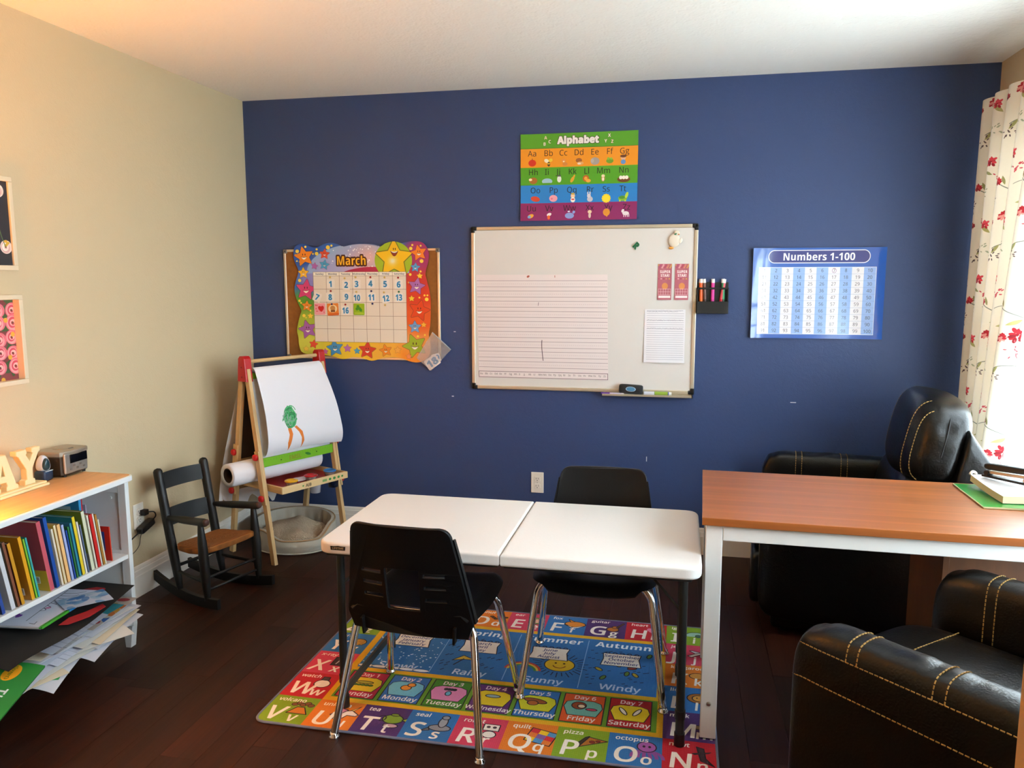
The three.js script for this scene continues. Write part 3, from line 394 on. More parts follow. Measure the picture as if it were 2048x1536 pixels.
{ // whiteboard
  const x0 = 1.319, x1 = 2.505, y0 = 0.858, y1 = 1.729, b = thing('whiteboard', 'large magnetic whiteboard with aluminium frame and black corners', 'whiteboard', [0, 0, 0]);
  part('panel', bx(x0 + 0.008, x1 - 0.008, y0 + 0.008, y1 - 0.008, 0.002, 0.013, 0), mat(0xdfdad4, 0.22, { clearcoat: 0.5, clearcoatRoughness: 0.15 }), b);
  for (const [a, c, d, e] of [[x0 + 0.03, x1 - 0.03, y0, y0 + 0.019], [x0 + 0.03, x1 - 0.03, y1 - 0.019, y1], [x0, x0 + 0.019, y0 + 0.03, y1 - 0.03], [x1 - 0.019, x1, y0 + 0.03, y1 - 0.03]]) { part('frame_rail', bx(a, c, d, e, 0, 0.021, 0.004, 2), M.alu, b); }
  for (const x of [x0, x1]) for (const y of [y0, y1]) { const sx = x === x0 ? 1 : -1, sy = y === y0 ? 1 : -1; part('corner_cap', merge([bx(Math.min(x, x + sx * 0.03) - 0.001, Math.max(x, x + sx * 0.03) + 0.001, Math.min(y, y + sy * 0.019) - 0.001, Math.max(y, y + sy * 0.019) + 0.001, 0, 0.023, 0.006, 2), bx(Math.min(x, x + sx * 0.019) - 0.001, Math.max(x, x + sx * 0.019) + 0.001, Math.min(y, y + sy * 0.03) - 0.001, Math.max(y, y + sy * 0.03) + 0.001, 0, 0.023, 0.006, 2)]), M.black, b); }
  const tr = merge([bx(2.035, 2.495, 0.846, 0.850, 0.0, 0.066, 0.001), bx(2.035, 2.495, 0.846, 0.857, 0.063, 0.067, 0.001), bx(2.035, 2.495, 0.846, 0.858, 0.0, 0.004, 0.001)]); part('tray', tr, M.alu, b); part('tray_end', bx(2.493, 2.499, 0.844, 0.859, 0, 0.068, 0.002), M.black, b);
  // sheets held on the board
  const lines = canvasTex(1024, 800, (k, w, h) => {
    k.fillStyle = '#e6d9d6'; k.fillRect(0, 0, w, h); k.strokeStyle = '#8a7476'; k.lineWidth = 2.5;
    for (let i = 0; i < 9; i++) for (const d of [40, 92]) { const y = 10 + i * 78 + d * 0.9; if (y < 742) { k.beginPath(); k.moveTo(4, y); k.lineTo(w - 2, y); k.stroke(); } k.strokeStyle = '#8a7476'; }
    k.setLineDash([8, 8]); k.strokeStyle = '#c2aeb0'; for (let i = 0; i < 9; i++) { k.beginPath(); k.moveTo(4, 72 + i * 78 - 2); k.lineTo(w, 72 + i * 78 - 2); k.stroke(); } k.setLineDash([]);
    k.strokeStyle = '#4a3038'; k.lineWidth = 5; k.beginPath(); k.moveTo(514, 500); k.quadraticCurveTo(506, 540, 520, 660); k.stroke(); k.lineWidth = 3; k.beginPath(); k.moveTo(492, 210); k.lineTo(488, 236); k.stroke();
    k.fillStyle = '#a8584a'; k.beginPath(); k.ellipse(414, 14, 12, 8, -0.5, 0, 7); k.fill(); k.fillRect(620, 6, 4, 16);
    k.fillStyle = '#6a585a'; k.font = '20px sans-serif'; 'Aa Bb Cc Dd Ee Ff Gg Hh Ii Jj Kk Ll Mm Nn Oo Pp Qq Rr Ss Tt Uu Vv Ww Xx Yy Zz'.split(' ').forEach((t, i) => k.fillText(t, 12 + i * 39, 776)); k.strokeRect(3, 750, w - 6, 46);
  });
  const paper = (name, tex, a, c, d, e, label, cat, grp, z = 0.0142, curl = 0.003, lean = 0) => solo(name, sheet(8, 8, (u, v) => V(a + (c - a) * u + lean * v, d + (e - d) * v, z + curl * (1 - v) ** 3 + curl * 0.4 * Math.sin(u * 5) ** 2), 0.0006), mat(0xffffff, 0.6, { map: tex }), label, cat, grp);
  paper('lined_chart', lines, 1.356, 2.062, 0.921, 1.476, 'wide pale laminated sheet of ruled handwriting lines on the whiteboard', 'ruled sheet', undefined, 0.0142, 0.001, -0.012);
  const note = canvasTex(400, 560, (k, w, h) => { k.fillStyle = '#e9e6ea'; k.fillRect(0, 0, w, h); k.strokeStyle = '#8b8a98'; k.lineWidth = 2.4; for (let i = 0; i < 22; i++) { k.beginPath(); k.moveTo(24, 44 + i * 23); k.lineTo(w - 14, 44 + i * 23); k.stroke(); } k.strokeStyle = '#6a6878'; k.lineWidth = 2; for (const y of [18, 28, 118, 205]) { k.beginPath(); for (let x = 24; x < (y === 28 ? 330 : w - 20); x += 4) k.lineTo(x, y - 10 * hash(x, y, 3)); k.stroke(); } });
  paper('ruled_note', note, 2.244, 2.452, 1.022, 1.297, 'white ruled notepaper with faint pencil writing stuck on the whiteboard', 'note', undefined, 0.0148, 0.007);
  const punch = canvasTex(200, 480, (k, w, h) => { k.fillStyle = '#b4626e'; k.fillRect(0, 0, w, h); for (let i = 0; i < 40; i++) { k.fillStyle = ['#d9a24e', '#b04a6a', '#e0a0a8', '#a83c50', '#d88a6a'][i % 5]; k.fillRect((i * 37) % 190, 6 + Math.floor(i / 10) * 18 + (i > 29 ? 130 : 0), 16, 16); } k.fillStyle = '#f6e9e6'; k.font = 'bold 50px sans-serif'; k.textAlign = 'center'; k.fillText('SUPER', 104, 122); k.fillText('STAR!', 104, 172); k.fillStyle = '#d98c4a'; k.beginPath(); k.arc(104, 296, 44, 0, 7); k.fill(); k.strokeStyle = '#f0d4d6'; k.lineWidth = 3; for (let i = 0; i < 6; i++) { k.beginPath(); k.moveTo(12 + i * 35, 330); k.lineTo(12 + i * 35, 412); k.stroke(); } for (let j = 0; j < 3; j++) { k.beginPath(); k.moveTo(12, 334 + j * 38); k.lineTo(188, 334 + j * 38); k.stroke(); } k.fillStyle = '#f2e4e4'; k.fillRect(14, 424, 172, 30); });
  paper('reward_card', punch, 2.308, 2.378, 1.346, 1.529, 'pink super star reward card with a larger orange disc, beside its twin', 'reward card', 'super star reward cards', 0.0146, 0.004);
  paper('reward_card', punch, 2.394, 2.463, 1.346, 1.529, 'pink super star reward card hanging nearest the marker holder', 'reward card', 'super star reward cards', 0.0146, 0.004);
  // magnets
  const d = thing('duck_magnet', 'round white goose magnet with a green bow and orange feet', 'magnet', [2.386, 1.652, 0.0165]);
  const ball = (w, h, dd, x, y, z, c, n, t = 0) => part(n, at(soft(w, h, dd, 2, 8).rotateZ(t), x, y, z), c, d);
  const cream = mat(0xe6d8c4, 0.5);
  ball(0.058, 0.068, 0.016, 0, -0.006, 0.006, cream, 'body'); ball(0.028, 0.03, 0.014, 0.012, 0.03, 0.007, cream, 'head'); ball(0.02, 0.03, 0.012, 0.03, -0.008, 0.006, cream, 'tail', -0.5); ball(0.014, 0.008, 0.008, 0.006, 0.026, 0.016, mat(0x3f7d52, 0.5), 'bow', 0.5); ball(0.01, 0.006, 0.008, 0.022, 0.024, 0.014, mat(0xe08a3c, 0.4), 'beak'); ball(0.026, 0.014, 0.01, -0.014, -0.043, 0.006, mat(0xe39a3e, 0.4), 'foot');
  const rs = new THREE.Shape(); rs.moveTo(0, 0); rs.lineTo(0.006, 0); rs.lineTo(0.006, 0.012); rs.lineTo(0.015, 0); rs.lineTo(0.022, 0); rs.lineTo(0.013, 0.014); rs.quadraticCurveTo(0.022, 0.017, 0.021, 0.025); rs.quadraticCurveTo(0.02, 0.034, 0.01, 0.034); rs.lineTo(0, 0.034); rs.closePath();
  const hole = new THREE.Path(); hole.moveTo(0.006, 0.019); hole.lineTo(0.006, 0.029); hole.lineTo(0.011, 0.029); hole.quadraticCurveTo(0.016, 0.024, 0.011, 0.019); hole.closePath(); rs.holes.push(hole);
  solo('letter_magnet', at(extrude(rs, 0.006, 0.001).rotateZ(-0.75), 2.176, 1.617, 0.0145), mat(0x14633a, 0.35), 'green plastic letter R magnet tilted on the whiteboard', 'magnet');
  // on the tray
  const er = thing('board_eraser', 'black felt board eraser with a blue oval label on the tray', 'eraser', [2.182, 0.8505, 0.0435]); er.rotation.z = -0.05; er.position.y = 0.858;
  part('body', at(soft(0.124, 0.046, 0.04, 7, 10), 0, 0.0245, 0), mat(0x17181a, 0.6), er); part('felt', bx(-0.058, 0.058, 0, 0.008, -0.019, 0.019, 0.002), mat(0x2a2a2c, 0.95), er);
  part('label', at(rot(clean(new THREE.CylinderGeometry(0.026, 0.026, 0.0012, 32)), Math.PI / 2).scale(1, 0.5, 1), 0.0, 0.026, 0.0202), mat(0x4d86ad, 0.4, {}), er, 'pale blue oval label'); part('label_ring', at(clean(new THREE.TorusGeometry(0.024, 0.0012, 6, 32)).scale(1, 0.5, 1), 0, 0.026, 0.0209), mat(0xd7e2ea, 0.4), er);
  const pen = (name, x0, x1, y, z, r, cap, body, end, label, ang = 0) => { const p = thing(name, label, 'marker', [(x0 + x1) / 2, y, z]); p.rotation.y = ang; const L = x1 - x0; const k = (a, b, ra, rb, m, n) => part(n, rod(V(a, 0, 0), V(b, 0, 0), ra, rb), m, p); k(-L / 2, -L * 0.12, r * 0.9, r, mat(cap, 0.35), 'cap'); k(-L * 0.12, L * 0.4, r * 0.92, r * 0.92, mat(body, 0.4), 'barrel'); k(L * 0.4, L / 2, r * 0.95, r * 0.8, mat(end, 0.4), 'end_plug'); return p; };
  pen('slim_marker', 2.03, 2.148, 0.8575, 0.060, 0.006, 0x5a2a8c, 0xcfc3da, 0xeae6ec, 'slim purple marker lying on the whiteboard tray');
  const em = pen('board_marker', 2.25, 2.392, 0.8605, 0.034, 0.0105, 0xd8dcea, 0x2446b0, 0xe6e4e2, 'blue and green board marker with clear cap on the tray'); part('label_band', rod(V(-0.016, 0.0002, 0), V(0.052, 0.0002, 0), 0.0101, 0.0101), mat(0x8fae3c, 0.4), em).scale.set(1, 1, 0.98);
}
{ // marker holder at the board's side
  const h = thing('marker_holder', 'black plastic marker holder fixed to the wall right of the whiteboard', 'marker holder', [2.584, 1.278, 0]);
  const w = 0.078; part('back_plate', bx(-w, w, 0, 0.158, 0, 0.006, 0.002), M.black, h); part('cup', merge([bx(-w, w, 0, 0.062, 0.044, 0.05, 0.002), bx(-w, w, 0, 0.006, 0.006, 0.045, 0.001), bx(-w, -w + 0.005, 0, 0.062, 0.006, 0.045, 0.001), bx(w - 0.005, w, 0, 0.062, 0.006, 0.045, 0.001)]), M.black, h);
  part('strap', merge([bx(-w, w, 0.122, 0.132, 0.03, 0.034, 0.001), bx(-w, -w + 0.005, 0.06, 0.132, 0.006, 0.034, 0.001), bx(w - 0.005, w, 0.06, 0.132, 0.006, 0.034, 0.001)]), M.black, h);
  const cols = [['orange', 0xe8642c, 0xe06a1e, -0.055, 0.02], ['brown', 0x6a4840, 0x3a2220, -0.031, 0.06], ['magenta', 0xd8389a, 0xc22a86, 0.0, 0], ['red', 0xe0505e, 0xc81c34, 0.029, -0.12], ['green', 0x2f8a5a, 0x123a24, 0.054, 0.02]];
  for (const [n, c, cap, x, t] of cols) {
    const m = thing('wall_marker', `${n} marker with white top standing in the black wall holder`, 'marker', [2.584 + x - t * 0.06, 1.285, 0.018], 0, 'markers in the wall holder'); m.rotation.z = t;
    part('cap', rod(V(0, 0.006, 0), V(0, 0.066, 0), 0.007, 0.0095), mat(cap, 0.35), m); part('barrel', rod(V(0, 0.066, 0), V(0, 0.148, 0), 0.0088, 0.0088), mat(c, 0.4), m); part('end_plug', rod(V(0, 0.148, 0), V(0, 0.168, 0), 0.0092, 0.0085), mat(0xece6e2, 0.4), m);
  }
}
function outlet(o, y = 0) {
  part('cover_plate', bx(-0.035, 0.035, -0.058, 0.058, 0, 0.006, 0.003, 2), M.beigePlastic, o);
  for (const s of [-1, 1]) { const r = part('receptacle', at(extrude(rrect(-0.0165, -0.0145, 0.0165, 0.0145, 0.009), 0.002, 0.0008), 0, s * 0.02, 0.006), M.beigePlastic, o); for (const [x, h] of [[-0.006, 0.009], [0.006, 0.007]]) part('slot', bx(x - 0.0011, x + 0.0011, s * 0.02 + 0.003 - h / 2, s * 0.02 + 0.003 + h / 2, 0.0085, 0.0093, 0), mat(0x1c1612, 0.7), r); part('slot', at(rot(clean(new THREE.CylinderGeometry(0.0024, 0.0024, 0.0008, 12)), Math.PI / 2), 0, s * 0.02 - 0.0075, 0.009), mat(0x1c1612, 0.7), r); }
  part('screw', at(rot(clean(new THREE.CylinderGeometry(0.0028, 0.0028, 0.001, 12)), Math.PI / 2), 0, 0, 0.0063), M.steel, o);
}
outlet(thing('wall_outlet', 'ivory double wall outlet on the blue wall above the baseboard', 'outlet', [1.681, 0.344, 0]));
// ------------------------------------------------------------------ left wall: bookcase, what stands on it, frames
const BX = 0.335, BZ0 = 1.552, BZ1 = 2.84, shelfY = 0.386, lowY = 0.115;
{
  const b = thing('bookcase', 'low white bookcase with natural wood top along the beige wall', 'bookcase');
  const topWood = wood(0xe0b47c, T.grain, 0.8, 0.7, 0.45), white = mat(0xdfe2e2, 0.42);
  const s = new THREE.Shape(); s.moveTo(0.012, BZ0 - 0.012); s.lineTo(BX - 0.01, BZ0 - 0.012); s.quadraticCurveTo(BX + 0.014, BZ0 - 0.012, BX + 0.014, BZ0 + 0.012); s.lineTo(BX + 0.014, BZ1); s.lineTo(0.012, BZ1); s.closePath();
  part('top', at(extrude(s, 0.014, 0.004, 10).rotateX(Math.PI / 2), 0, 0.698 - 0.004, 0), white, b);
  const s2 = new THREE.Shape(); s2.moveTo(0.012, BZ0 - 0.009); s2.lineTo(BX - 0.012, BZ0 - 0.009); s2.quadraticCurveTo(BX + 0.010, BZ0 - 0.009, BX + 0.010, BZ0 + 0.013); s2.lineTo(BX + 0.010, BZ1); s2.lineTo(0.012, BZ1); s2.closePath();
  part('top_panel', grain(at(extrude(s2, 0.002, 0, 10).rotateX(Math.PI / 2), 0, 0.7, 0), 'z'), topWood, b, 'worn natural wood surface');
  const side = (z) => { // framed end: two stiles, two rails, thin panel
    part('stile', bx(BX - 0.035, BX, 0.09, 0.676, z, z + 0.022, 0.002), white, b); part('stile', bx(0.02, 0.055, 0.09, 0.676, z, z + 0.022, 0.002), white, b);
    for (const [y0, y1] of [[0.09, 0.14], [0.63, 0.676], [0.36, 0.40]]) part('rail', bx(0.055, BX - 0.035, y0, y1, z, z + 0.022, 0.001), white, b); part('end_panel', bx(0.05, BX - 0.03, 0.12, 0.66, z + 0.006, z + 0.014, 0), white, b);
    for (const x of [0.028, BX - 0.045]) part('foot', at(extrude(poly([[0, 0.09], [0.042, 0.09], [0.03, 0], [0.008, 0]]), 0.03), x, 0, z - 0.002), white, b);
  };
  side(BZ0); side(BZ1 - 0.024);
  part('shelf', bx(0.02, BX - 0.004, shelfY - 0.018, shelfY, BZ0 + 0.022, BZ1 - 0.024, 0.002), white, b); part('shelf', bx(0.02, BX - 0.004, lowY - 0.018, lowY, BZ0 + 0.022, BZ1 - 0.024, 0.002), white, b); part('back_panel', bx(0.014, 0.02, 0.09, 0.68, BZ0 + 0.01, BZ1 - 0.01, 0), white, b);
  part('peg', at(rot(clean(new THREE.CylinderGeometry(0.006, 0.006, 0.005, 14)), Math.PI / 2), 0.27, 0.61, BZ0 + 0.024), white, b);
}
{ // books, spine towards the room, leaning towards the camera end; z is the foot of each book on the shelf
  const bars = canvasTex(128, 96, (k) => { k.fillStyle = '#e9e4da'; k.fillRect(0, 0, 128, 96); k.fillStyle = '#222'; for (let i = 0; i < 26; i++) k.fillRect(14 + i * 3.9, 10, 1 + 2.2 * hash(i, 4, 4), 56); k.fillRect(14, 74, 100, 8); });
  const barMat = mat(0xffffff, 0.5, { map: bars }), pages = mat(0xe6dcc6, 0.9);
  const N = {};
  function book(z, t, h, d, lean, cover, spine, label, o = {}) {
    const b = thing('book', label, 'book', [o.x ?? BX - 0.012, shelfY + 0.0008 + (t / 2 + 0.0005) * Math.sin(lean), z], 0, 'books on the upper shelf'); b.rotation.x = lean; if (o.turn) b.rotation.y = o.turn;
    const cm = mat(cover, 0.42), sm = spine === cover ? cm : mat(spine, 0.42), c = Math.min(0.0025, t * 0.2);
    part('front_cover', bx(-d, 0, 0, h, t / 2 - c, t / 2, 0.0006), cm, b); part('back_cover', bx(-d, 0, 0, h, -t / 2, -t / 2 + c, 0.0006), cm, b);
    part('spine', bx(-c, 0.0006, 0, h, -t / 2, t / 2, 0.0006), sm, b); part('pages', bx(-d + 0.004, -c, 0.003, h - 0.003, -t / 2 + c, t / 2 - c, 0), pages, b);
    if (o.band) part('cover_band', bx(-d - 0.0003, 0.0004, 0, h * o.band[0], t / 2 - c, t / 2 + 0.0004, 0), mat(o.band[1], 0.42), b);
    if (o.label) part('price_label', at(setUV(bx(-0.018, 0.018, -0.013, 0.013, 0, 0.0004, 0), -0.018, 0.018, -0.013, 0.013), -0.04 - (o.label[0] ?? 0), 0.03 + (o.label[1] ?? 0), t / 2 + 0.0002), barMat, b);
    if (o.plate) part('title_plate', bx(-d * 0.8, -d * 0.2, h * o.plate[0], h * o.plate[1], t / 2, t / 2 + 0.0005, 0), mat(o.plate[2], 0.5), b);
    return b;
  }
  const L = 0.15;
  // right to left along the shelf
  book(1.624, 0.004, 0.205, 0.15, 0.02, 0x9f9cb4, 0xb4a9c4, 'tall thin lavender dotted booklet at the closed end of the shelf', { x: 0.20 });
  book(1.668, 0.012, 0.265, 0.185, 0.03, 0x1f7fae, 0x2a8cc0, 'tall blue book with a pale printed panel standing at the back', { x: 0.215, plate: [0.55, 0.8, 0x9fb4b8] });
  book(1.648, 0.008, 0.288, 0.17, 0.03, 0xa8161c, 0xb51a20, 'tallest red book just right of the blue one at the back', { x: 0.205 });
  book(1.654, 0.005, 0.135, 0.11, 0.04, 0xc8281c, 0xd23a20, 'small red paperback with a dark blue panel near the shelf end', { plate: [0.3, 0.85, 0x28408c] });
  book(1.672, 0.007, 0.172, 0.062, 0.07, 0xb52a26, 0xc23a30, 'small red paperback standing behind the blue panelled one', { x: 0.285, plate: [0.6, 0.8, 0xd8c8b8] });
  book(1.687, 0.006, 0.182, 0.14, L, 0xb9c4b4, 0xd8d6c4, 'thin pale paperback beside the red ones');
  book(1.696, 0.009, 0.205, 0.16, L, 0xb98838, 0xa87830, 'thin tan paperback with a gold brown spine');
  book(1.708, 0.006, 0.212, 0.16, L, 0xc9c4bc, 0xd8d4c8, 'thin pale cream paperback beside the plain red book');
  book(1.720, 0.014, 0.212, 0.16, L, 0xb81f1c, 0xc92420, 'plain red paperback with a price label', { label: [0, 0] });
  book(1.736, 0.007, 0.214, 0.16, L, 0xd8d0bc, 0xe0dac8, 'cream paperback between the red and olive books');
  book(1.755, 0.014, 0.235, 0.2, L, 0x6f7d24, 0xd0d2b4, 'olive green book with a pale spine', { band: [0.3, 0x7d8078], label: [0.02, 0.02] });
  book(1.777, 0.006, 0.19, 0.16, L, 0x59647a, 0x5d6c88, 'thin slate grey paperback beside the olive book');
  book(1.788, 0.007, 0.205, 0.16, L, 0xe2dcc8, 0xe8e2d2, 'thin white paperback beside the yellow spined one');
  book(1.802, 0.012, 0.228, 0.18, L, 0x2c7f86, 0xe0c52c, 'teal book with a bright yellow spine');
  book(1.819, 0.008, 0.21, 0.17, L, 0x3a7c9c, 0x2f86a0, 'thin turquoise paperback leaning on the teal book');
  book(1.832, 0.006, 0.2, 0.16, L, 0x2f6b38, 0x2c7440, 'thin dark green paperback in the middle of the row');
  book(1.843, 0.006, 0.19, 0.16, L, 0x24418c, 0x20489c, 'thin royal blue paperback in the middle of the row');
  book(1.856, 0.010, 0.215, 0.16, L, 0x8a9fd0, 0xa0b0dc, 'pale blue paperback in the middle of the row');
  book(1.873, 0.013, 0.222, 0.17, L, 0xd8a860, 0xe8b878, 'peach and tan paperback with a green edged spine');
  book(1.890, 0.009, 0.225, 0.17, L, 0xe2b53a, 0xd8c8a0, 'yellow topped paperback with a cream spine');
  book(1.904, 0.008, 0.215, 0.17, L, 0xd6cdb6, 0xdcd4c0, 'thin cream paperback beside the navy hardback');
  book(1.865, 0.012, 0.262, 0.12, L, 0x3c6a2a, 0x4a7c30, 'tall green book standing behind the middle of the row', { x: 0.146 });
  book(1.925, 0.014, 0.265, 0.2, L, 0x1f4a94, 0x1c4c9c, 'large navy blue hardback with rounded corners');
  book(1.952, 0.018, 0.258, 0.19, L + 0.01, 0xa8434c, 0xc05662, 'rose red hardback with a yellow lower band and barcode', { band: [0.3, 0xc9a92c], label: [0.01, 0.01] });
  book(2.010, 0.007, 0.222, 0.16, L + 0.02, 0x2e8f92, 0x3aa0a0, 'thin teal paperback beside the orange book');
  book(2.020, 0.006, 0.22, 0.16, L + 0.02, 0x6fae2c, 0x78b834, 'thin lime green paperback beside the orange book');
  book(2.035, 0.013, 0.232, 0.17, L + 0.02, 0xc07f16, 0xd89a1c, 'orange yellow paperback with two price labels', { label: [0, 0] });
  book(1.965, 0.010, 0.275, 0.1, L, 0x24160f, 0x8a4a22, 'tall black book standing behind the orange one', { x: 0.128 });
  book(2.077, 0.012, 0.225, 0.17, L + 0.03, 0x5c1f1a, 0xc48a20, 'dark red book with an orange spine edge');
  book(2.095, 0.010, 0.235, 0.17, L + 0.03, 0x6a5a48, 0x7a4a34, 'brown paperback with white spine lettering');
  book(2.117, 0.016, 0.225, 0.17, L + 0.03, 0xb4b6ba, 0xc6c8cc, 'silver grey paperback beside the brown one');
  book(2.155, 0.012, 0.215, 0.17, L + 0.03, 0x243a78, 0x2c4a94, 'dark blue paperback beside the silver one');
  book(2.177, 0.014, 0.24, 0.17, L + 0.03, 0x8a5a2a, 0xa06a34, 'brown hardback at the camera end of the row');
}
{ // loose pile of paper on the lower shelf
  const sheetOf = (name, w, d, x, y, z, turn, o, label, grp = 'papers piled on the lower shelf', category = 'paper') => {
    const t = o.t ?? 0.0008, m = o.m ?? mat(o.c ?? 0xd9d8dc, 0.8, o.map ? { map: o.map } : {}), ph = rr(0, 6), bend = o.bend ?? 0.02, wav = o.wav ?? 0.004;
    const g = sheet(10, 10, (u, v) => { const px = (u - 0.5) * w, pz = (v - 0.5) * d, wx = x + px * Math.cos(turn) + pz * Math.sin(turn), over = Math.max(0, wx - (BX - 0.01)) / 0.14; return V(px, -bend * over * over + wav * Math.sin(px * 14 + ph) * Math.cos(pz * 9 + ph) + wav * 0.5, pz); }, t);
    const q = solo(name, g, m, label, category, grp); q.position.set(x, y, z); q.rotation.y = turn; return q;
  };
  // sheets from the bottom up; x is the middle of the sheet, they stick out past the shelf front
  const tones = [0xdcdbe2, 0xd4d3dc, 0xe2ddd4, 0xd8d6d6, 0xe6d2b4, 0xd2d6e2, 0xdedad2];
  const desc = ['bluish white', 'pale grey', 'warm white', 'white', 'peach', 'ice blue', 'cream'];
  let y = lowY + 0.003;
  const place = ['lowest', 'second lowest', 'third lowest', 'fourth lowest', 'fifth lowest', 'sixth lowest', 'seventh lowest', 'eighth lowest', 'ninth lowest', 'tenth lowest', 'eleventh lowest', 'twelfth lowest', 'thirteenth lowest', 'fourteenth lowest', 'fifteenth lowest', 'sixteenth lowest', 'seventeenth lowest', 'eighteenth lowest', 'nineteenth lowest', 'twentieth lowest'];
  const spots = [[0.24, 2.02, 0.1], [0.27, 1.83, -0.1], [0.29, 2.0, 0.3], [0.275, 1.76, 0.12], [0.28, 2.12, -0.2], [0.3, 1.80, 0.22], [0.285, 1.95, -0.05], [0.29, 1.73, 0.08], [0.275, 2.05, 0.15], [0.305, 1.82, -0.28], [0.28, 1.90, 0.05], [0.29, 1.74, 0.16], [0.27, 2.08, 0.1], [0.285, 1.80, 0.1], [0.265, 1.95, -0.1], [0.28, 1.73, 0.03], [0.26, 1.88, 0.08], [0.27, 1.76, -0.06], [0.255, 1.96, 0.12], [0.265, 1.78, 0.05]];
  const doodle = canvasTex(256, 256, (k) => { k.fillStyle = '#e0dfe6'; k.fillRect(0, 0, 256, 256); k.fillStyle = '#3fae5c'; k.beginPath(); k.moveTo(190, 40); k.lineTo(240, 60); k.lineTo(236, 110); k.lineTo(196, 118); k.lineTo(176, 80); k.fill(); k.strokeStyle = '#33689a'; k.lineWidth = 5; k.beginPath(); k.ellipse(200, 190, 34, 18, 0.4, 0, 7); k.stroke(); });
  const rules = canvasTex(256, 256, (k) => { k.fillStyle = '#dcdce6'; k.fillRect(0, 0, 256, 256); k.strokeStyle = '#a8a8b8'; for (let i = 0; i < 8; i++) { k.lineWidth = i % 3 ? 1.5 : 4; k.beginPath(); k.moveTo(0, 40 + i * 24); k.lineTo(256, 40 + i * 24); k.stroke(); } });
  spots.forEach(([x, z, a], i) => { const k = i % tones.length; sheetOf('loose_paper', 0.216, 0.28, x, y, z, a, { c: i === 2 || i === 10 ? 0xffffff : tones[k], map: i === 2 ? doodle : i === 10 || i === 16 ? rules : undefined, bend: Math.min(y - 0.02, 0.02 + 0.03 * (1 - i / 20)), wav: 0.002 }, `${i === 2 ? 'white sheet with a green paint patch' : desc[k] + ' loose sheet'}, ${place[i]} in the paper pile`); y += 0.0046; });
  sheetOf('coloring_page', 0.216, 0.28, 0.275, y, 1.735, 0.1, { bend: 0.012, wav: 0.004, map: canvasTex(256, 320, (k) => { k.fillStyle = '#d8c8b8'; k.fillRect(0, 0, 256, 320); for (let i = 0; i < 40; i++) { k.fillStyle = ['#b83a3c', '#2f6a3a', '#d8a23a', '#3a6ab0', '#d87a34', '#e4ded2'][i % 6]; k.beginPath(); k.ellipse(256 * hash(i, 1, 7), 320 * hash(i, 2, 7), 30, 18, i, 0, 7); k.fill(); } }) }, 'page of red, green and blue artwork near the top of the pile'); y += 0.008;
  sheetOf('teal_folder', 0.23, 0.30, 0.262, y, 1.82, 0.03, { c: 0x2f8a94, bend: 0.01 }, 'teal card just under the black construction paper', 'papers piled on the lower shelf', 'folder'); y += 0.01;
  sheetOf('white_form', 0.22, 0.30, 0.29, y, 1.93, 0.08, { map: rules, bend: 0.03 }, 'white ruled form curving out below the black paper'); y += 0.012;
  sheetOf('green_pad', 0.23, 0.31, 0.395, y, 2.335, 0.3, { t: 0.008, m: mat(0xffffff, 0.5, { map: canvasTex(512, 512, (k) => { k.fillStyle = '#1f7f34'; k.fillRect(0, 0, 512, 512); k.save(); k.translate(395, 250); k.rotate(Math.PI * 0.5); k.fillStyle = '#eea31c'; k.beginPath(); k.ellipse(160, 40, 74, 52, 0, 0, 7); k.fill(); k.fillStyle = '#2f6a1c'; k.font = 'italic bold 34px serif'; k.textAlign = 'center'; k.fillText('Crayola', 160, 53); k.fillStyle = '#dfe6ea'; k.font = 'bold 88px sans-serif'; k.fillText('GIANT', -110, 30); k.restore(); k.fillStyle = '#e4ddd6'; k.fillRect(0, 0, 230, 512); for (let i = 0; i < 14; i++) { k.fillStyle = i % 2 ? '#b9c03a' : '#d83a74'; k.beginPath(); k.ellipse(40 + 150 * hash(i, 2, 3), 60 + 380 * hash(i, 3, 3), 22, 16, 0, 0, 7); k.fill(); } }) }), bend: 0.02, wav: 0.001 }, 'green giant colouring pad with an orange logo oval', 'papers piled on the lower shelf', 'colouring pad'); y += 0.018;
  const black = mat(0x17120f, 0.9);
  { const yb = y + 0.010, bl = solo('black_paper', sheet(14, 14, (u, v) => { const x = 0.05 + u * (0.31 + 0.07 * v + 0.03 * Math.sin(Math.PI * Math.min(1, v * 1.1))), z = 1.602 + 0.66 * v + 0.015 * u * (v - 1); return V(x, yb - 0.034 * Math.max(0, (x - 0.34) / 0.16) ** 2 + 0.002 * Math.sin(v * 11 + u * 5), z); }, 0.0008), black, 'large sheet of black construction paper over the pile', 'paper', 'papers piled on the lower shelf'); void bl; y += 0.016; }
  const red = mat(0xa3121a, 0.85);
  const cut = (pts, x, z, yy, label) => { const g = extrude(poly(pts), 0.0008).rotateX(-Math.PI / 2); const q = solo('red_cutout', g, red, label, 'paper cutout', 'red paper cutouts'); q.position.set(x, yy, z); return q; };
  cut([[0, 0], [0.03, 0.05], [0.06, 0.075], [0.1, 0.072], [0.115, 0.05], [0.085, 0.035], [0.05, -0.01]], 0.2, 1.745, y + 0.008, 'curved red paper cutout near the shelf post');
  cut([[0, 0], [0.03, 0.01], [0.055, 0.08], [0.05, 0.17], [0.02, 0.19], [0.012, 0.12], [-0.01, 0.06]], 0.366, 1.985, y + 0.004, 'long red paper cutout beside the blue watercolour');
  y += 0.014;
  const spiral = thing('drawing_pad', 'white drawing pad page with a line sketch and purple butterfly', 'drawing pad', [0.222, y + 0.002, 1.90], 0.10, 'papers piled on the lower shelf');
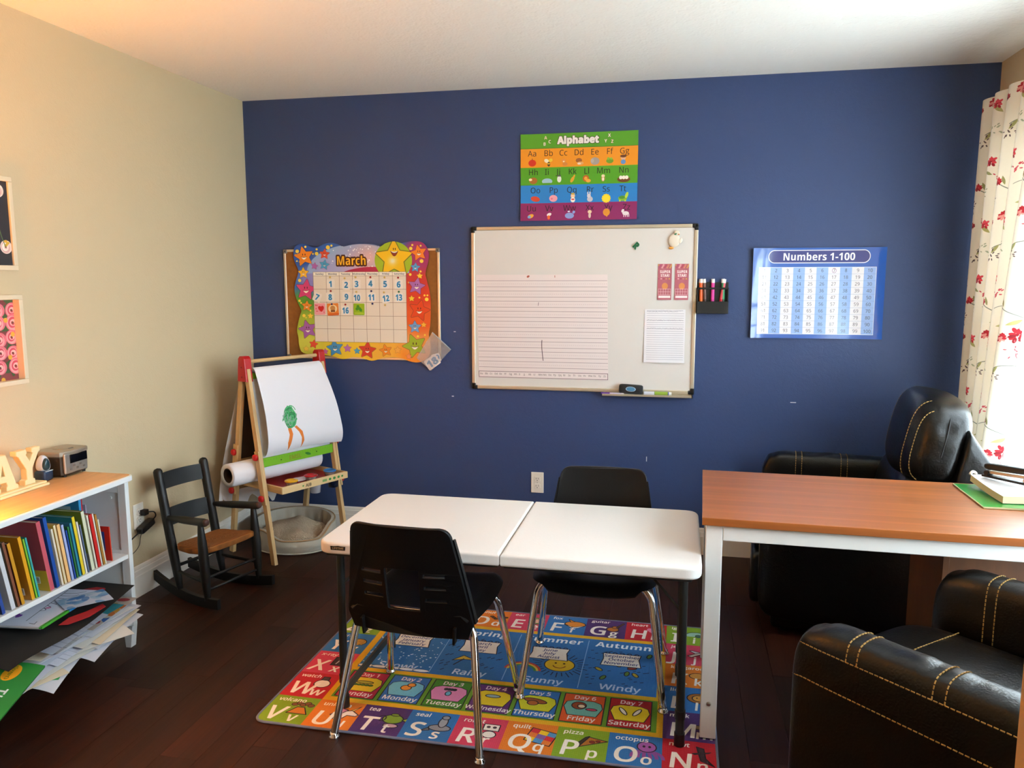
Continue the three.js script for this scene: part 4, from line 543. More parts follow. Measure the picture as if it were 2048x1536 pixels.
  const sketch = canvasTex(512, 640, (k) => { k.fillStyle = '#cfd2e0'; k.fillRect(0, 0, 512, 640); k.strokeStyle = '#2a2836'; k.lineWidth = 5; k.beginPath(); k.moveTo(250, 20); k.lineTo(330, 560); k.stroke(); for (let i = 0; i < 7; i++) { k.beginPath(); k.moveTo(262 + i * 6, 80 + i * 44); k.quadraticCurveTo(380, 90 + i * 50, 420 - i * 20, 30 + i * 60); k.stroke(); } k.fillStyle = '#6a2a94'; k.beginPath(); k.ellipse(180, 470, 30, 18, 0.5, 0, 7); k.ellipse(210, 490, 20, 26, 0.2, 0, 7); k.fill(); k.fillStyle = '#cf7aa0'; k.beginPath(); k.ellipse(330, 340, 22, 16, 0, 0, 7); k.fill(); k.beginPath(); k.moveTo(380, 590); k.lineTo(430, 600); k.lineTo(420, 560); k.stroke(); });
  part('page', setUV(sheet(6, 6, (u, v) => V(-0.115 + 0.23 * u, 0.0075, 0.16 - 0.32 * v), 0.0012), 0, 1, 0, 1), mat(0xffffff, 0.8, { map: sketch }), spiral); { const q = spiral.children[0].geometry, p = q.attributes.position; for (let i = 0; i < p.count; i++) q.attributes.uv.setXY(i, (p.getX(i) + 0.115) / 0.23, 1 - (p.getZ(i) + 0.16) / 0.32); }
  part('page_block', bx(-0.113, 0.108, 0.0015, 0.0068, -0.158, 0.158, 0), M.paper, spiral); part('backing', bx(-0.115, 0.117, 0, 0.0015, -0.16, 0.162, 0), mat(0x8a8a90, 0.8), spiral); part('binding', bx(0.108, 0.122, 0, 0.0085, -0.16, 0.02, 0.002), mat(0x2c86c8, 0.4), spiral, 'bright blue edge'); part('binding', bx(0.108, 0.122, 0, 0.0085, 0.02, 0.16, 0.002), mat(0x3f9a2c, 0.4), spiral, 'green edge');
  sheetOf('watercolour', 0.12, 0.16, 0.335, y + 0.0135, 1.822, -0.6, { map: canvasTex(256, 320, (k) => { k.fillStyle = '#c8d4e4'; k.fillRect(0, 0, 256, 320); for (let i = 0; i < 26; i++) { const c = ['#3f86c4', '#6aa6d4', '#2f6cb4', '#8fbcd8', '#d6dee6'][i % 5]; k.globalAlpha = 0.6; k.fillStyle = c; k.beginPath(); k.ellipse(256 * hash(i, 5, 7), 320 * hash(i, 6, 7), 50, 26, i * 0.7, 0, 7); k.fill(); } k.globalAlpha = 1; }), bend: 0.01, wav: 0.002 }, 'blue watercolour painting lying on the red cutouts');
}
{ // block letters on a stand
  const ivory = mat(0xe8d7a6, 0.5), s = thing('letter_sign', 'cream wooden A and Y letters on a stepped stand', 'letter sign', [0.125, 0.7, 0]);
  part('stand', merge([bx(-0.032, 0.032, 0, 0.010, 1.745, 2.06, 0.004, 2), bx(-0.026, 0.026, 0.010, 0.018, 1.752, 2.06, 0.003, 2)]), ivory, s);
  const y = new THREE.Shape(); [[0.018, 0], [0.058, 0], [0.058, 0.012], [0.05, 0.016], [0.05, 0.055], [0.082, 0.108], [0.09, 0.112], [0.09, 0.124], [0.058, 0.124], [0.056, 0.114], [0.062, 0.108], [0.043, 0.078], [0.024, 0.108], [0.03, 0.114], [0.028, 0.124], [-0.012, 0.124], [-0.012, 0.112], [-0.004, 0.108], [0.028, 0.055], [0.028, 0.016], [0.018, 0.012]].forEach(([a, c], i) => (i ? y.lineTo(a, c) : y.moveTo(a, c))); y.closePath();
  const a = poly([[-0.012, 0], [0.03, 0], [0.03, 0.01], [0.025, 0.014], [0.03, 0.032], [0.06, 0.032], [0.065, 0.014], [0.06, 0.01], [0.06, 0], [0.105, 0], [0.105, 0.01], [0.097, 0.014], [0.062, 0.124], [0.03, 0.124], [-0.004, 0.014], [-0.012, 0.01]]); const ah = new THREE.Path(); [[0.035, 0.05], [0.0465, 0.094], [0.057, 0.05]].forEach(([p, q], i) => (i ? ah.lineTo(p, q) : ah.moveTo(p, q))); a.holes.push(ah);
  part('letter', at(extrude(y, 0.022, 0.003).rotateY(Math.PI / 2).scale(1, 1, 1), -0.012, 0.021, 1.852), ivory, s, 'letter Y'); part('letter', at(extrude(a, 0.022, 0.003).rotateY(Math.PI / 2), -0.012, 0.021, 1.975), ivory, s, 'letter A');
}
{ // small radio with disc lid
  const r = thing('clock_radio', 'small silver clock radio with black display near the shelf end', 'radio', [0.083, 0.7, 1.585]);
  const top = mat(0xa59a8a, 0.32, { metalness: 0.6 }), dark = mat(0x3a2c1e, 0.5, { metalness: 0.3 }), s = (d, w, rr2) => { const q = new THREE.Shape(); q.moveTo(-d, -w + rr2); q.quadraticCurveTo(-d, -w, -d + rr2, -w); q.lineTo(d - 0.02, -w + 0.004); q.quadraticCurveTo(d + 0.006, 0, d - 0.02, w - 0.004); q.lineTo(-d + rr2, w); q.quadraticCurveTo(-d, w, -d, w - rr2); return q; };
  const up = (q, h, y, b = 0.004) => at(extrude(q, h - 2 * b, b, 12).rotateX(-Math.PI / 2), 0, y + b, 0);
  part('body', up(s(0.058, 0.07, 0.03), 0.074, 0.006), dark, r); part('lid', up(s(0.06, 0.072, 0.03), 0.022, 0.078, 0.006), top, r); part('lid_disc', at(clean(new THREE.CylinderGeometry(0.034, 0.036, 0.003, 36)), -0.012, 0.1005, -0.006), top, r); part('lid_button', at(clean(new THREE.CylinderGeometry(0.012, 0.012, 0.002, 24)), 0.02, 0.1008, -0.01).scale(1, 1, 1), mat(0x6a6258, 0.4, { metalness: 0.5 }), r);
  part('front_panel', bx(0.044, 0.056, 0.012, 0.092, -0.058, 0.062, 0.006, 3), mat(0xb9b2a8, 0.3, { metalness: 0.7 }), r); part('display', bx(0.054, 0.0585, 0.05, 0.084, -0.054, 0.036, 0.004, 2), mat(0x050506, 0.12), r);
  for (let i = 0; i < 5; i++) part('button', bx(0.055, 0.0585, 0.024 + (i % 2) * 0.012, 0.031 + (i % 2) * 0.012, -0.04 + i * 0.017, -0.03 + i * 0.017, 0.001), mat(0x8a847c, 0.35, { metalness: 0.6 }), r);
  for (const x of [-0.04, 0.04]) for (const z of [-0.05, 0.05]) part('foot', at(clean(new THREE.CylinderGeometry(0.007, 0.007, 0.007, 12)), x, 0.0035, z), M.black, r);
  const g = thing('drop_gadget', 'navy and white plastic gadget with a teardrop window beside the radio', 'gadget', [0.085, 0.7, 1.695]);
  part('base', at(soft(0.05, 0.04, 0.05, 5, 10), 0, 0.02, 0), mat(0x16324e, 0.3), g); part('hood', at(soft(0.046, 0.062, 0.046, 3, 12, (v) => { const t = (v.y + 0.031) / 0.062; v.x *= 1 - 0.45 * t * t; v.z *= 1 - 0.5 * t * t; }), 0, 0.066, 0), mat(0xc9d0da, 0.35), g); part('window', at(soft(0.02, 0.046, 0.034, 2.4, 10, (v) => { const t = (v.y + 0.023) / 0.046; v.z *= 1 - 0.5 * t * t; }), 0.017, 0.064, 0.004), mat(0x1d3a42, 0.15), g); part('trim_line', bx(0.02, 0.0262, 0.036, 0.039, -0.02, 0.016, 0.001), mat(0xb8c0c8, 0.3), g);
}
// framed pictures
{
  const frameMat = mat(0xdccdb0, 0.5);
  function frame(y0, y1, z0, depth, lip, art, label) {
    const z1 = z0 + (y1 - y0), f = thing('framed_picture', label, 'picture frame', [0, (y0 + y1) / 2, (z0 + z1) / 2], 0, 'framed pictures on the beige wall'), h = (y1 - y0) / 2, t = 0.018;
    for (const s of [-1, 1]) { part('frame_rail', bx(0, depth, s > 0 ? h - t : -h, s > 0 ? h : -h + t, -h, h, 0.002), frameMat, f); part('frame_rail', bx(0, depth, -h + t, h - t, s > 0 ? h - t : -h, s > 0 ? h : -h + t, 0.002), frameMat, f); }
    const g = bx(0.001, depth - lip, -h + t, h - t, -h + t, h - t, 0), p = g.attributes.position; for (let i = 0; i < p.count; i++) g.attributes.uv.setXY(i, (h - t - p.getZ(i)) / (2 * (h - t)), (p.getY(i) + h - t) / (2 * (h - t)));
    part('picture', g, mat(0xffffff, 0.6, { map: canvasTex(512, 512, art) }), f);
  }
  const rose = (k, x, y, r, c) => { for (let i = 0; i < 5; i++) { k.fillStyle = c[i % c.length]; k.beginPath(); k.ellipse(x + 3 * Math.cos(i * 2), y + 3 * Math.sin(i * 2), r * (1 - i * 0.19), r * (0.94 - i * 0.19), i, 0, 7); k.fill(); } k.fillStyle = '#5a3a28'; k.beginPath(); k.arc(x, y, r * 0.14, 0, 7); k.fill(); };
  frame(1.487, 1.825, 1.66, 0.016, 0.008, (k) => { k.fillStyle = '#26262e'; k.fillRect(0, 0, 512, 512); for (let i = 0; i < 5; i++) { rose(k, [440, 470, 250, 120, 330][i], [60, 400, 330, 120, 200][i], 44, ['#e8d2c8', '#caa', '#f0e4da']); } k.fillStyle = '#c9a22c'; for (let i = 0; i < 12; i++) { k.beginPath(); k.ellipse(490 - 30 * hash(i, 3, 3) - (i % 3) * 140, 330 + 60 * hash(i, 4, 3), 14, 8, i, 0, 7); k.fill(); } k.strokeStyle = '#5a7a4a'; k.lineWidth = 6; k.beginPath(); k.moveTo(440, 100); k.quadraticCurveTo(400, 250, 470, 400); k.stroke(); }, 'cream framed dark navy floral picture, the upper one of two');
  frame(1.067, 1.398, 1.672, 0.034, 0.028, (k) => { k.fillStyle = '#7a3a3c'; k.fillRect(0, 0, 512, 512); k.fillStyle = '#3f5a34'; for (let i = 0; i < 40; i++) { k.beginPath(); k.ellipse(512 * hash(i, 1, 8), 512 * hash(i, 2, 8), 46, 18, i, 0, 7); k.fill(); } for (let i = 0; i < 26; i++) rose(k, 40 + (i % 5) * 110 + 20 * hash(i, 1, 9), 50 + Math.floor(i / 5) * 92 + 20 * hash(i, 2, 9), 46 + 16 * hash(i, 3, 9), ['#d8707e', '#e8a0a4', '#c84a5e', '#f0b8b4', '#b83a4c']); k.fillStyle = '#d8a83a'; for (let i = 0; i < 12; i++) { k.beginPath(); k.arc(512 * hash(i, 4, 9), 512 * hash(i, 5, 9), 16, 0, 7); k.fill(); } }, 'cream shadow box frame filled with pink roses, the lower one');
}
{ // outlet with a plugged adapter
  const o = thing('left_outlet', 'white wall outlet with a black plug behind the rocking chair', 'outlet', [0, 0.372, 1.077]); o.rotation.y = Math.PI / 2; o.name = 'wall_outlet_001'; outlet(o);
  const a = thing('power_adapter', 'black power adapter brick hanging from the wall outlet', 'adapter', [0, 0, 0]);
  part('plug', bx(0.0095, 0.036, 0.372, 0.398, 1.045, 1.075, 0.004, 2), M.black, a);
  const bk = soft(0.034, 0.03, 0.1, 8, 8).rotateX(0.28); part('brick', at(bk, 0.03, 0.322, 1.066), M.black, a);
  part('cord', pipe([V(0.036, 0.385, 1.05), V(0.05, 0.38, 1.03), V(0.052, 0.36, 1.022), V(0.044, 0.345, 1.03), V(0.036, 0.336, 1.04)], 0.0032, 24, 8), M.black, a);
  part('cord', pipe([V(0.03, 0.308, 1.11), V(0.024, 0.29, 1.15), V(0.015, 0.26, 1.22), V(0.012, 0.22, 1.35), V(0.008, 0.2, 1.5)], 0.003, 24, 8), M.black, a);
  part('cord', pipe([V(0.026, 0.304, 1.09), V(0.012, 0.27, 1.085), V(0.007, 0.235, 1.09), V(0.006, 0.215, 1.12), V(0.006, 0.205, 1.18), V(0.006, 0.2, 1.3)], 0.0014, 30, 6), M.black, a);
}
{ // table lamp at the camera end of the bookcase, its warm light falls on the wall, ceiling and shelf
  const l = thing('table_lamp', 'lit table lamp with a drum shade at the end of the bookcase', 'lamp', [0.185, 0.7, 2.5]);
  part('base', lathe([[0, 0], [0.07, 0], [0.07, 0.012], [0.03, 0.03], [0.045, 0.09], [0.058, 0.15], [0.04, 0.22], [0.012, 0.25], [0.01, 0.34], [0, 0.34]]), mat(0xb9a27a, 0.4), l);
  const sh = lathe([[0.135, 0.27], [0.118, 0.47], [0.1165, 0.47], [0.1335, 0.27], [0.135, 0.27]], 40); part('shade', sh, mat(0xf3e2c0, 0.95, { transmission: 0.5, thickness: 0, side: THREE.DoubleSide }), l);
  part('bulb', at(clean(new THREE.SphereGeometry(0.03, 20, 14)), 0, 0.375, 0), mat(0xfff2dc, 0.5, { emissive: new THREE.Color(1, 0.72, 0.38), emissiveIntensity: 8 }), l);
  const p = new THREE.PointLight(LAMP_COLOR, LAMP_POWER, 0, 2); p.position.set(0.185, 1.075, 2.5); p.shadow.radius = 2; p.name = 'lamp_light'; scene.add(p);
}
// ------------------------------------------------------------------ child's rocking chair
{
  const c = thing('rocking_chair', "child's black painted rocking chair with woven rush seat", 'rocking chair', [0.328, 0, 1.0], 74 * Math.PI / 180);
  const paint = mat(0x0e1011, 0.48), worn = mat(0x4a2a20, 0.5), rush = mat(0xa8641f, 0.8, { map: scaled(T.straw, 2.6, 2.6), bumpMap: scaled(T.straw, 2.6, 2.6), bumpScale: 0.006 });
  const w = 0.152, wb = 0.124;   // half widths front and back
  const post = (s) => [V(s * wb, 0.045, -0.085), V(s * (wb + 0.004), 0.60, -0.19)];
  for (const s of [-1, 1]) {
    const [a, b] = post(s);
    part('back_post', turned(a, b, [[0, 0], [0.013, 0], [0.0185, 0.12], [0.021, 0.3], [0.0205, 0.9], [0.021, 0.95], [0.02, 0.975], [0.014, 0.992], [0, 1]]), paint, c);
    part('front_leg', turned(V(s * w, 0.04, 0.125), V(s * (w + 0.002), 0.385, 0.105), [[0, 0], [0.013, 0], [0.021, 0.3], [0.0225, 0.55], [0.019, 0.78], [0.012, 1], [0, 1]]), paint, c);
    const arm = part('arm', turned(V(s * (wb + 0.004), 0.375, -0.145), V(s * (w + 0.003), 0.398, 0.145), [[0, 0], [0.009, 0], [0.013, 0.15], [0.0175, 0.45], [0.0175, 0.8], [0.019, 0.92], [0.017, 0.975], [0.01, 0.997], [0, 1]]), paint, c);
    part('worn_tip', at(soft(0.03, 0.03, 0.022, 2.5, 8), s * (w + 0.003), 0.3995, 0.1415), worn, arm, 'paint rubbed through to brown wood');
    // rocker: bent strip
    const pts = []; for (let i = 0; i <= 16; i++) { const z = -0.285 + 0.49 * i / 16; pts.push([z, 0.44 * z * z + (z < 0 ? 0.1 * z * z : 0)]); }
    const sh = poly([...pts.map(([z, y]) => [z, y]), ...pts.reverse().map(([z, y]) => [z, y + 0.042])]);
    const g = at(extrude(sh, 0.016, 0.002).rotateY(-Math.PI / 2), 0.008, 0.002, 0); const p = g.attributes.position; for (let i = 0; i < p.count; i++) p.setX(i, p.getX(i) + s * (wb + (w - wb) * (p.getZ(i) + 0.085) / 0.21));
    part('rocker', g, paint, c);
    part('side_rung', rod(V(s * wb, 0.13, -0.1), V(s * w, 0.12, 0.12), 0.0075), paint, c);
  }
  const at2 = (t) => { const [a, b] = post(1); return [a.y + (b.y - a.y) * t, a.z + (b.z - a.z) * t]; };
  for (const [t0, t1] of [[0.82, 0.95], [0.52, 0.66]]) { const [y0, z0] = at2(t0), [y1, z1] = at2(t1); part('back_slat', sheet(10, 3, (u, v) => V((u - 0.5) * 2 * wb, y0 + (y1 - y0) * v + (v > 0.5 ? 0.003 * (1 - (2 * u - 1) ** 2) : 0), z0 + (z1 - z0) * v - 0.012 * (1 - (2 * u - 1) ** 2)), 0.008), paint, c); }
  part('front_rung', rod(V(-w, 0.14, 0.12), V(w, 0.14, 0.12), 0.0065), paint, c); part('back_rung', rod(V(-wb, 0.15, -0.105), V(wb, 0.15, -0.105), 0.0075), paint, c); part('front_rung', rod(V(-w, 0.085, 0.122), V(w, 0.085, 0.122), 0.006), paint, c);
  const n = 16, seat = soft(2, 1, 2, 6, 22, (v) => { const z = v.z, f = (z + 1) / 2, hw = wb + (w - wb) * f; const pinch = 1 - 0.02 * Math.cos(v.x * Math.PI); v.x *= hw + 0.010; v.z = -0.105 + 0.235 * f; v.y = 0.245 + 0.02 * f + v.y * 0.036 * pinch - 0.008 * (1 - Math.abs(z)) - 0.004 * (1 - Math.abs(v.x) / hw); });
  { const q = seat.attributes, cnt = q.position.count; for (let i = 0; i < cnt; i++) { const x = q.position.getX(i), z = q.position.getZ(i) - 0.01; Math.abs(x) / 0.14 > Math.abs(z) / 0.12 ? q.uv.setXY(i, z, Math.abs(x)) : q.uv.setXY(i, x, Math.abs(z)); } }
  part('rush_seat', seat, rush, c, 'woven golden brown rush');
}
// ------------------------------------------------------------------ easel
{
  const th = 65.5 * Math.PI / 180, EX = 0.36, EZ = 0.325, e = thing('easel', "child's pine art easel with red caps and green paper bar", 'easel', [EX, 0, EZ], th);
  const w = 0.24, toEasel = (o) => { o.position.set(EX, 0, EZ); o.rotation.y = th; return o; };
  for (const s of [-1, 1]) {
    part('front_leg', bar(V(s * w, 0.0, 0.18), V(s * w, 1.0, 0.018), 0.02, 0.032), M.pine, e); part('back_leg', bar(V(s * w, 0.0, -0.18), V(s * w, 1.0, -0.018), 0.02, 0.032), M.pine, e);
    const lp = (t, z) => V(s * (w - 0.0), t, z * (1 - t * 0.9) * 0.18);
    part('leg_sleeve', bar(V(s * (w + 0.012), 0.31, 0.133), V(s * (w + 0.012), 0.585, 0.088), 0.012, 0.034), M.pine, e); part('leg_sleeve', bar(V(s * (w + 0.012), 0.33, -0.13), V(s * (w + 0.012), 0.6, -0.086), 0.012, 0.034), M.pine, e);
    for (const [y, z] of [[0.555, 0.092], [0.345, 0.127], [0.56, -0.09], [0.35, -0.126]]) part('knob', at(soft(0.022, 0.034, 0.034, 2.6, 8), s * (w + 0.027), y, z), M.red, e);
    const cap = extrude(poly([[-0.034, 0.94], [0.034, 0.94], [0.022, 1.052], [0.012, 1.062], [-0.012, 1.062], [-0.022, 1.052]]), 0.034, 0.004).rotateY(-Math.PI / 2); part('hinge_cap', at(cap, s * w + 0.018, 0, 0), M.red, e);
    for (const y of [0.96, 1.01]) part('rivet', at(rot(clean(new THREE.CylinderGeometry(0.004, 0.004, 0.003, 10)), 0, 0, Math.PI / 2), s * (w + 0.0235), y, 0.004), mat(0x8a1014, 0.4), e);
  }
  part('top_rod', rod(V(-w + 0.012, 1.036, 0), V(w - 0.012, 1.036, 0), 0.010), M.pine, e);
  const green = mat(0x6fb01c, 0.45), barTex = canvasTex(1024, 128, (k) => { k.fillStyle = '#74b41e'; k.fillRect(0, 0, 1024, 128); k.fillStyle = '#1c3a0c'; for (const [x, y] of [[250, 70], [770, 62]]) { k.beginPath(); k.arc(x, y, 9, 0, 7); k.fill(); } k.strokeStyle = '#8a7a1c'; k.lineWidth = 4; k.font = '74px sans-serif'; k.strokeText('EMSL', 360, 94); k.fillStyle = '#2f7a2c'; k.beginPath(); k.ellipse(640, 64, 46, 18, 0.4, 0, 7); k.fill(); for (let i = 0; i < 26; i++) { k.fillStyle = '#4a7a18'; k.fillRect(30 + 38 * i, 20, 2, 10 + 20 * hash(i, 1, 1)); } });
  const gb = bx(-w + 0.012, w - 0.010, 0.498, 0.546, 0.098, 0.106, 0.002); setUV(gb, -w + 0.01, w - 0.01, 0.498, 0.546); part('paper_bar', gb, mat(0xffffff, 0.45, { map: barTex }), e, 'lime green bar with pencil scribbles'); part('top_bar', bar(V(-w + 0.01, 0.962, 0.022), V(w - 0.01, 0.962, 0.022), 0.03, 0.01).translate(0, 0, 0), green, e);
  const board = (s) => { const a = [0.52, s * 0.086], b = [0.975, s * 0.014]; return sheet(2, 4, (u, v) => V((u - 0.5) * 2 * (w - 0.012), a[0] + (b[0] - a[0]) * v, a[1] + (b[1] - a[1]) * v), 0.005); };
  part('white_board', board(1), mat(0xe4e4e4, 0.3), e); part('chalk_board', board(-1), mat(0x23150e, 0.7), e); part('chalk_rail', bx(-w + 0.012, w - 0.012, 0.495, 0.535, -0.104, -0.092, 0.002), M.pine, e);
  // tray
  const trayT = canvasTex(1024, 96, (k) => { k.fillStyle = '#e0c08c'; k.fillRect(0, 0, 1024, 96); k.strokeStyle = '#3a3020'; k.lineWidth = 4; k.font = '58px sans-serif'; k.strokeText('AiB', 350, 70); k.fillStyle = '#2f8a3a'; for (const [x, r] of [[310, 12], [730, 20], [800, 22], [870, 20], [930, 16]]) { k.beginPath(); k.ellipse(x, 46, r, r * 0.9, 0, 0, 7); k.fill(); } k.fillStyle = '#7aa25a'; k.fillRect(610, 30, 70, 34); });
  const tray = part('tray', bx(-0.205, 0.205, 0.380, 0.386, -0.06, 0.225, 0), mat(0x9c1218, 0.3), e, 'glossy red tray floor');
  const tf = setUV(bx(-0.218, 0.218, 0.374, 0.410, 0.222, 0.236, 0.002), -0.218, 0.218, 0.374, 0.410); part('tray_rail', tf, mat(0xffffff, 0.5, { map: trayT }), tray); for (const s of [-1, 1]) part('tray_rail', grain(bx(s > 0 ? 0.205 : -0.218, s > 0 ? 0.218 : -0.205, 0.374, 0.410, -0.14, 0.222, 0.002), 'z'), M.pine, tray); part('tray_rail', grain(bx(-0.205, 0.205, 0.374, 0.410, -0.14, -0.127, 0.002), 'x'), M.pine, tray);
  const brace = (y, z) => part('cross_brace', grain(bx(-w, w, y, y + 0.02, z - 0.006, z + 0.006, 0.002), 'x'), M.pine, e); brace(0.35, -0.126);
  // drawing paper: up the front from the bar, over the top rod, down the back to a ragged end
  const art = canvasTex(900, 1000, (k) => {
    k.fillStyle = '#e6e5ea'; k.fillRect(0, 0, 900, 1000); const cx = 285, cy = 610;
    k.fillStyle = '#3f9d62'; k.beginPath(); k.ellipse(cx, cy, 74, 124, 0.05, 0, 7); k.fill();
    for (let i = 0; i < 90; i++) { k.strokeStyle = ['#2f8f52', '#5cb878', '#1f7a44', '#86a294', '#4cac6c'][i % 5]; k.lineWidth = 9; k.beginPath(); const a = hash(i, 1, 6) * 6.3, b = a + 1.5 + hash(i, 2, 6); k.ellipse(cx + 26 * Math.cos(i), cy + 34 * Math.sin(i * 1.7), 16 + 52 * hash(i, 3, 6), 28 + 76 * hash(i, 4, 6), 0.1, a, b); k.stroke(); }
    k.fillStyle = '#dd7a2c'; for (const p of [[240, 730, 250, 800, 226, 890, 240, 996, 268, 890, 292, 800, 280, 730], [322, 725, 370, 790, 396, 860, 396, 996, 428, 900, 412, 790, 350, 715]]) { k.beginPath(); k.moveTo(p[0], p[1]); for (let i = 2; i < p.length; i += 2) k.lineTo(p[i], p[i + 1]); k.fill(); }
  });
  const curve = (a) => new THREE.CatmullRomCurve3(a.map(([z, y]) => V(0, y, z))), front = curve([[0.116, 0.556], [0.130, 0.578], [0.140, 0.62], [0.136, 0.68], [0.118, 0.79], [0.084, 0.90], [0.058, 0.965], [0.045, 0.994], [0.033, 1.004], [0.0275, 1.006]]), back = curve([[-0.036, 0.985], [-0.062, 0.93], [-0.10, 0.80], [-0.145, 0.65], [-0.185, 0.5], [-0.206, 0.38], [-0.212, 0.29], [-0.206, 0.205]]);
  const pg = sheet(12, 40, (u, v) => { const p = front.getPointAt(v), f = 1 - v; return V(-0.213 + 0.43 * u + 0.058 * u * f - 0.009 * f, p.y + 0.012 * Math.sin(u * 3.1) * f * f, p.z + 0.006 * Math.sin(u * 6 + v * 4) * f + 0.022 * u * u * f); }, 0.0008);
  toEasel(solo('drawing_paper', pg, mat(0xffffff, 0.8, { map: art }), 'white paper on the easel painted with a green blob and orange legs', 'paper'));
  const bg = sheet(30, 30, (u, v) => { const rag = v * (1 - 0.10 * (0.5 + 0.5 * Math.sin(u * 9 + 1.2) * Math.sin(u * 23)) * v), p = back.getPointAt(Math.min(1, rag)); return V(-0.225 - 0.065 * v + (0.43 + 0.03 * v) * u, p.y, p.z - 0.014 * v * Math.sin(u * 5) ** 2); }, 0.0008);
  toEasel(solo('back_paper', bg, M.paper, 'long white paper with a torn lower edge hanging behind the easel', 'paper'));
  const roll = thing('paper_roll', 'thick white paper roll lying across the easel tray', 'paper roll'); toEasel(roll);
  const rl = lathe([[0.038, 0], [0.060, 0], [0.060, 0.56], [0.038, 0.56], [0.038, 0]], 40).rotateZ(-Math.PI / 2); part('paper', at(rl, -0.375, 0.4715, 0.012), mat(0xe9e5e8, 0.75), roll); part('core', at(lathe([[0.034, 0.001], [0.038, 0.001], [0.038, 0.559], [0.034, 0.559], [0.034, 0.001]], 32).rotateZ(-Math.PI / 2), -0.375, 0.4715, 0.012), mat(0x3a2a1e, 0.9), roll);
  // pots of paint and a scrap on the tray
  const pot = (x, z, c, cn, o = {}) => { const p = thing('paint_pot', `clear paint pot with a ${cn} lid on the easel tray`, 'paint pot', [0, 0, 0], 0, 'paint pots on the easel tray'); const q = V(x, 0, z).applyAxisAngle(V(0, 1, 0), th); p.position.set(EX + q.x, 0.3865, EZ + q.z); part('cup', lathe([[0, 0], [0.026, 0], [0.030, 0.022], [0.028, 0.022], [0.024, 0.002], [0, 0.002]], 24), mat(o.cup ?? 0xd8cfc6, 0.15, { transmission: o.dark ? 0 : 0.6, thickness: 0 }), p); part('lid', at(lathe([[0, 0.004], [0.018, 0.004], [0.02, 0.010], [0.026, 0.010], [0.034, 0.008], [0.035, 0.003], [0.033, 0], [0, 0]], 28), 0, 0.0225, 0), mat(c, 0.3), p); };
  pot(-0.105, 0.165, 0xe0a80c, 'yellow'); pot(0.03, 0.155, 0xb41820, 'red'); pot(0.165, 0.15, 0x1c6cb4, 'blue');
  const scrap = solo('paper_scrap', sheet(10, 6, (u, v) => { const r = 0.5 * Math.sqrt(v), a = u * 2 * Math.PI; return V(0.02 + 0.2 * r * Math.cos(a), 0.3925 + 0.006 * Math.sin(a * 2) * r, 0.105 + 0.075 * r * Math.sin(a)); }, 0.0007), mat(0xd8d8e6, 0.8), 'oval scrap of white paper between the roll and paint pots', 'paper'); toEasel(scrap); void green;
  // pot hanging under the tray
  const hang = (x, z, c, o, label) => { const q = V(x, 0, z).applyAxisAngle(V(0, 1, 0), th), p = thing('hanging_cup', label, 'cup', [EX + q.x, 0.3265, EZ + q.z], 0, 'cups fixed under the easel tray'); part('wall', lathe([[0, 0], [0.026, 0], [0.031, 0.053], [0.029, 0.053], [0.024, 0.003], [0, 0.003]], 24), mat(c, 0.25, o), p); };
  hang(0.03, 0.19, 0xd8d6de, { transmission: 0.4, thickness: 0 }, 'milky clear cup hanging below the tray beside the torn paper'); hang(0.165, 0.175, 0x1b2238, { transmission: 0.2, thickness: 0 }, 'dark cup hanging below the tray under the blue lid');
}
